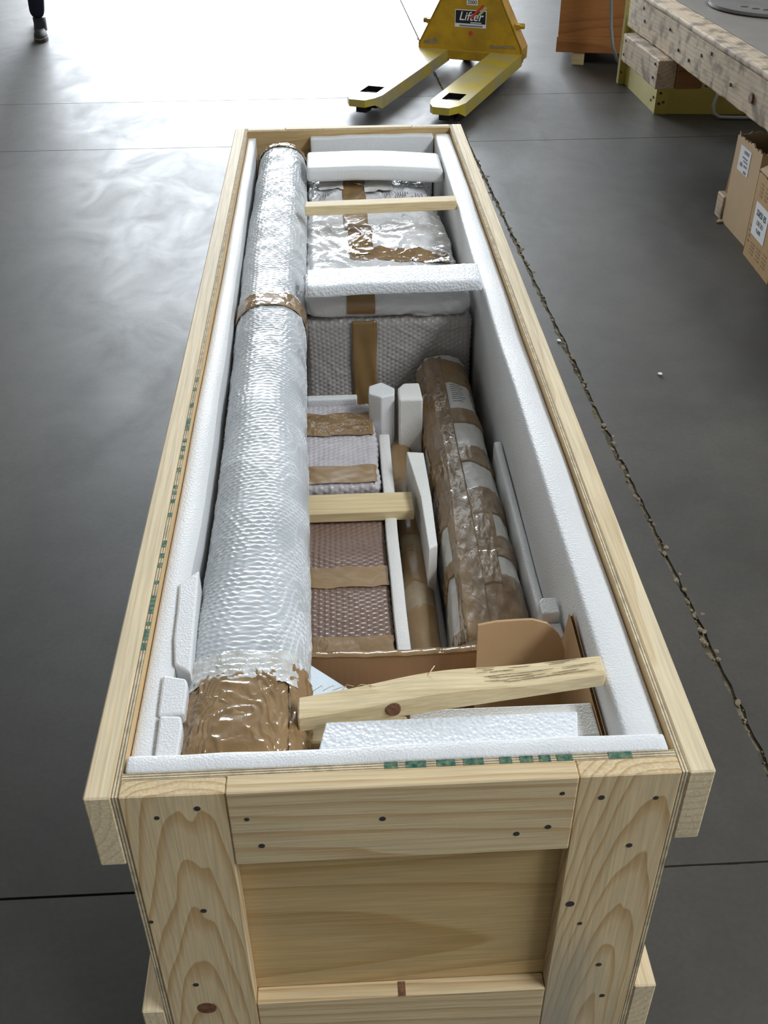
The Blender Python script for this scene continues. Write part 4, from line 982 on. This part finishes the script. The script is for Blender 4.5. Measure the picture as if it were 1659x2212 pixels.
def shoe(name, M_):
    def pr(pts, z0, z1, m, nm, par, taper=0.0):
        bm = bmesh.new(); lay = 6; rings = []
        for k in range(lay+1):
            t = k/lay; z = z0+(z1-z0)*t; s = 1 - taper*t**2
            rings.append([bm.verts.new((p[0]*s, (p[1]+0.02)*(s if p[1] < 0 else 1-0.1*taper*t)-0.02, z)) for p in pts])
        for A_, B_ in zip(rings, rings[1:]):
            for i in range(len(pts)): bm.faces.new((A_[i], A_[(i+1) % len(pts)], B_[(i+1) % len(pts)], B_[i]))
        bm.faces.new(rings[0][::-1]); bm.faces.new(rings[-1])
        bmesh.ops.transform(bm, matrix=M_, verts=bm.verts)
        return finish(nm, bm, m, par, None, True)
    out = [(0.048*math.cos(t)*(1.0 if math.sin(t) < 0 else 0.85), -0.06 + 0.14*math.sin(t)*1.0) for t in [2*math.pi*i/28 for i in range(28)]]
    up_ = pr(out, 0.026, 0.066, 'shoe', 'shoe', pe, 0.35)
    pr([(x*1.05, y*1.03) for x, y in out], 0.0, 0.022, 'sole', 'sole', up_)
    pr([(x*1.07, y*1.035) for x, y in out], 0.021, 0.027, 'welt', 'welt', up_)
    bm = bmesh.new()
    rs = []
    for k, (z, yc, r_) in enumerate([(0.05, -0.02, 0.046), (0.085, 0.015, 0.044), (0.125, 0.03, 0.046)]):
        rs.append([bm.verts.new((r_*math.cos(t), yc + r_*1.15*math.sin(t), z)) for t in [2*math.pi*i/20 for i in range(20)]])
    for A_, B_ in zip(rs, rs[1:]):
        for i in range(20): bm.faces.new((A_[i], A_[(i+1) % 20], B_[(i+1) % 20], B_[i]))
    bm.faces.new(rs[-1]); bmesh.ops.transform(bm, matrix=M_, verts=bm.verts)
    finish('shoe_collar', bm, 'shoe', up_, None, True)
shoe('shoe', Matrix.Translation((0.012, 0.03, 0.0)) @ Matrix.Rotation(0.15, 4, 'Z'))
shoe('shoe', Matrix.Translation((-0.13, 0.64, 0.19)) @ Matrix.Rotation(0.9, 4, 'X'))
bm = bmesh.new(); bmesh.ops.create_uvsphere(bm, u_segments=20, v_segments=12, radius=0.102, matrix=Matrix.Translation((-.03, .055, 1.675)) @ Matrix.Scale(0.8, 4, (0, 0, 1)))
finish('hair', bm, 'hair', pe, None, True)
for s in (-1, 1):
    disc('eye', (-.03+s*.032, -0.062, 1.64), (0, 1, 0), 0.009, 0.01, 'ink', pe, n=12)
    disc('ear', (-.03+s*.092, 0.04, 1.62), (1, 0, 0), 0.025, 0.014, 'skin', pe, n=14)
prism('nose', [(-.043, 1.585), (-.017, 1.585), (-.03, 1.64)], -0.085, -0.04, 'skin', pe, axis='y')
box('mouth', -.052, -.008, -0.064, -0.05, 1.553, 1.560, 'red', pe, bevel=0)

# ------------------------------------------------------------------ brown crate behind
bc = thing('plywood_crate', (1.6445, 6.397, 0), 'brown varnished plywood crate on a wooden foot beyond the pallet truck', 'crate', rz=math.radians(-13))
box('front_panel', -0.20, 0.46, -0.262, -0.250, 0.075, 0.70, 'crate_brown', bc)
box('body', -0.20, 0.46, -0.2495, 0.45, 0.075, 0.70, 'crate_brown', bc)
box('bottom_board', -0.206, 0.466, -0.272, -0.2625, 0.075, 0.165, 'crate_brown', bc)
for x in (-0.10, 0.36): box('foot', x, x+0.075, -0.262, 0.45, 0.0, 0.074, 'brace', bc)
for i, (x, z, w, h, a) in enumerate([(0.135, 0.415, .006, .05, 0), (0.215, 0.40, .006, .045, .2), (0.235, 0.402, .006, .045, -.5), (0.26, 0.402, .006, .045, .3), (0.285, 0.41, .03, .006, 0)]):
    o = box('ink_stroke', x-w/2, x+w/2, -0.2635, -0.2625, z-h/2, z+h/2, 'ink', bc, bevel=0)

# ------------------------------------------------------------------ yellow machine base with post, cables
mb = thing('machine_base', (1.70, 5.35, 0), 'olive yellow steel machine base with upright corner post', 'machine')
MO = tuple(mb.location)
prism('side_plate', [(1.713, 5.018), (1.719, 5.018), (1.712, 5.70), (1.706, 5.70)], 0.0, 0.33, 'olive', mb, MO)
prism('front_plate', [(1.713, 5.012), (2.75, 4.90), (2.75, 4.906), (1.713, 5.018)], 0.0, 0.30, 'olive', mb, MO)
prism('corner_strap', [(1.710, 5.006), (1.775, 4.999), (1.775, 5.004), (1.710, 5.0115)], 0.0, 0.30, 'olive', mb, MO)
for x, z in ((1.728, 0.055), (1.752, 0.062), (1.732, 0.11)): disc('bolt', (x, 5.001, z), (0, 1, 0), 0.007, 0.008, 'steel', mb, MO, 10)
for y, z in ((5.06, 0.075), (5.10, 0.05)): disc('bolt', (1.7105, y, z), (1, 0, 0), 0.007, 0.006, 'steel', mb, MO, 10)
box('post', 1.665, 1.700, 5.655, 5.700, 0.0, 1.90, 'olive', mb, MO, bevel=0.002)
box('post_flange', 1.700, 1.706, 5.655, 5.75, 0.0, 1.90, 'olive', mb, MO, bevel=0)
disc('bolt', (1.676, 5.653, 0.07), (0, 1, 0), 0.006, 0.006, 'steel', mb, MO, 10)
box('blue_bracket', 1.707, 1.80, 5.56, 5.58, 0.33, 0.44, 'blue_paint', mb, MO)
box('top_plate', 1.72, 2.75, 5.05, 5.70, 0.30, 0.33, 'olive', mb, MO)
o = tube('hanging_cable', [(1.66, 5.93, 1.5), (1.625, 5.92, 0.9), (1.630, 5.90, 0.42), (1.648, 5.90, 0.27), (1.672, 5.90, 0.16), (1.705, 5.90, 0.09), (1.76, 5.88, 0.02), (1.85, 5.85, 0.011)], 0.010, 'cable', n=10)
tag(o, 'grey cable hanging down in front of the brown crate', 'cable')
o = tube('floor_cable', [(2.019, 4.93, 0.12), (1.995, 4.90, 0.07), (2.0, 4.885, 0.03), (2.03, 4.875, 0.012), (2.10, 4.868, 0.010), (2.25, 4.855, 0.010), (2.7, 4.80, 0.010)], 0.009, 'cable', n=10)
tag(o, 'grey cable running along the floor below the olive yellow base', 'cable')

# ------------------------------------------------------------------ timber worktable on the right
wt = thing('timber_table', (1.50, 3.6, 0), 'heavy weathered timber worktable with steel top at the right', 'table', rz=math.radians(1.6))
def worn(x, y, z):
    s = 0.002*math.sin(y*7+z*7)+0.0004*math.sin(y*41+1)
    return (x + (s if x < 0.01 else 0), y, z + 0.0006*math.sin(y*29+x*11) + (0.0025*(math.sin(y*47)*math.sin(y*13)) if z < 0.48 else 0))
box('edge_beam', 0.0, 0.085, -2.0, 1.27, 0.475, 0.630, 'old_wood', wt, bevel=0.006, seg=2, cuts=(1, 60, 3), fn=worn)
box('edge_board', -0.012, 0.10, -2.0, 1.28, 0.632, 0.660, 'old_wood', wt, bevel=0.011, seg=3, cuts=(1, 60, 1), fn=worn)
box('steel_top', 0.101, 1.3, -2.0, 1.06, 0.640, 0.657, 'steel_sheet', wt, bevel=0)
box('under_deck', 0.086, 1.3, -2.0, 1.05, 0.56, 0.639, 'brown_wood', wt, bevel=0)
box('runner', -0.060, 0.030, 0.515, 1.10, 0.350, 0.4725, 'old_wood', wt, bevel=0.005, seg=2, cuts=(1, 12, 2), fn=worn)
for x0, x1, m in ((0.031, 0.145, 'brown_wood'), (0.150, 0.165, 'pine_post'), (0.166, 0.275, 'brown_wood'), (0.300, 0.312, 'pine_post'), (0.313, 0.46, 'brown_wood')):
    box('cross_board', x0, x1, 0.50 + 0.1*(x0 > .15), 1.02, 0.352 - 0.02*(x0 > .15), 0.559, m, wt, bevel=0.002)
for (x, y) in ((1.0, -1.9), (1.0, 0.9), (0.62, -1.9), (0.75, 0.9)): box('table_leg', x, x+0.09, y, y+0.09, 0.0, 0.559, 'old_wood', wt)
for y, z in [(1.02, .60), (0.98, .55), (0.60, .585), (0.30, .52), (0.05, .60), (-0.2, .54), (0.16, .57), (0.45, .53)]:
    disc('nail_hole', (-0.0035, y, z), (1, 0, 0), 0.007, 0.006, 'nail', wt, n=10)
disc('knot', (-0.003, -0.42, 0.545), (1, 0, 0), 0.018, 0.008, 'knot', wt, n=16)
for y, z in [(1.05, .45), (1.06, .385), (0.56, .45), (0.57, .39)]: disc('nail_hole', (-0.0620, y, z), (1, 0, 0), 0.006, 0.006, 'nail', wt, n=10)
md = thing('metal_disc', (1.98, 4.28, 0.66), 'dark round metal plate lying on the timber table', 'plate')
disc('plate', (0, 0, 0.008), (0, 0, 1), 0.30, 0.014, 'disc_steel', md, n=64, bevel=0.004)
for a_ in (3.9, 4.15, 3.6): disc('hole', (0.2*math.cos(a_), 0.2*math.sin(a_), 0.0148), (0, 0, 1), 0.018, 0.0012, 'ink', md, n=16)

# ------------------------------------------------------------------ cardboard boxes under the table
def open_box(name, loc, rz, sx, sy, h, mat, label, torn=0.0, flap=True):
    t = thing(name, loc, label, 'box', rz=rz)
    th = 0.006
    rr = random.Random(len(label))
    def wall_(nm, x0, x1, y0, y1, z0, hh):
        ln = max(x1-x0, y1-y0); nseg = max(4, int(ln/0.012)); ax = 0 if (x1-x0) > (y1-y0) else 1
        noise_ = [rr.uniform(-torn, 0) for _ in range(nseg+2)]
        lo_ = x0 if ax == 0 else y0
        def fn(x, y, z):
            if z > hh-0.001:
                k = int(((x if ax == 0 else y)-lo_)/ln*nseg+0.5); z += noise_[min(max(k, 0), nseg)]
            return (x, y, z)
        c = [1, 1, 1]; c[ax] = nseg
        return box(nm, x0, x1, y0, y1, z0, hh, mat, t, bevel=0, cuts=c, fn=fn)
    w = [wall_('box_wall', 0, th, 0, sy, 0.0, h), wall_('box_wall', sx-th, sx, 0, sy, 0.0, h), wall_('box_wall', th, sx-th, 0, th, 0.0, h), wall_('box_wall', th, sx-th, sy-th, sy, 0.0, h)]
    box('box_bottom', th, sx-th, th, sy-th, 0.0, 0.006, mat, t, bevel=0)
    return t, w
def side_m(x, y, z): return Matrix.Translation((x, y, z)) @ Matrix.Rotation(-math.pi/2, 4, 'Z') @ Matrix.Rotation(math.pi/2, 4, 'X')
b1, w1 = open_box('cardboard_box', (1.566, 3.105, 0), 0.0, 0.34, 0.277, 0.37, 'card_tan', 'tall tan cardboard box with torn top and small white label', 0.016)
lb = box('paper_label', -0.0012, -0.0002, 0.105, 0.222, 0.238, 0.333, 'label', b1, bevel=0)
for i, (z, y0, y1, hh) in enumerate([(.318, .125, .175, .012), (.296, .130, .185, .006), (.284, .125, .170, .006), (.268, .125, .160, .008), (.266, .175, .20, .014), (.246, .125, .152, .010)]):
    box('print_line', -0.0020, -0.0010, y0, y1, z-hh/2, z+hh/2, 'ink_grey', lb, bevel=0)
b2, w2 = open_box('cardboard_box', (1.527, 2.735, 0), math.radians(-2.0), 0.40, 0.298, 0.325, 'card_old', 'worn cardboard box under the table, labelled 23/55 ES LISCIO', 0.010)
lb = box('paper_label', -0.0012, -0.0002, 0.116, 0.262, 0.100, 0.222, 'label', b2, bevel=0)
text('lettering', '23/55 ES', 0.0295, 'ink', lb, side_m(-0.0016, 0.188, 0.188), bold=0.0007)
text('lettering', 'LISCIO', 0.024, 'ink', lb, side_m(-0.0016, 0.186, 0.155))
text('lettering', '9.600', 0.022, 'ink', lb, side_m(-0.0016, 0.188, 0.127))
for (y0, y1, z0, z1) in [(.225, .255, .245, .30), (.17, .20, .245, .30), (.268, .288, .06, .14), (.20, .24, .03, .08), (.13, .17, .03, .085), (.06, .10, .03, .09)]:
    for k in range(4):
        zz = z0+(z1-z0)*k/4
        box('faint_print', -0.0010, -0.0002, y0, y1, zz, zz+(z1-z0)/9, 'print_faint', b2, bevel=0)
fl2 = prism('box_flap', [(0.0, 0.298), (0.0, 0.21), (0.05, 0.23), (0.09, 0.298)], 0.326, 0.330, 'card_tan', b2, fn=lambda x, y, z: (x, y, z + 0.5*x))
o = box('wood_block', 1.560, 1.640, 3.392, 3.47, 0.0, 0.10, 'old_wood', bevel=0.004); tag(o, 'short weathered wood block on floor behind the tall cardboard box', 'wood')
o = prism('brown_board', [(3.40, 0.101), (3.455, 0.101), (3.425, 0.30), (3.40, 0.30)], 1.585, 1.60, 'brown_wood', axis='x'); tag(o, 'dark brown board leaning behind the tall cardboard box', 'board')
o = prism('wood_chip', [(1.535, 3.36), (1.575, 3.372), (1.585, 3.395), (1.55, 3.39)], 0.0, 0.006, 'old_wood'); tag(o, 'small splintered wood chip on floor by the tall cardboard box', 'wood')

for o in bpy.data.objects:
    if '_own' in o: del o['_own']
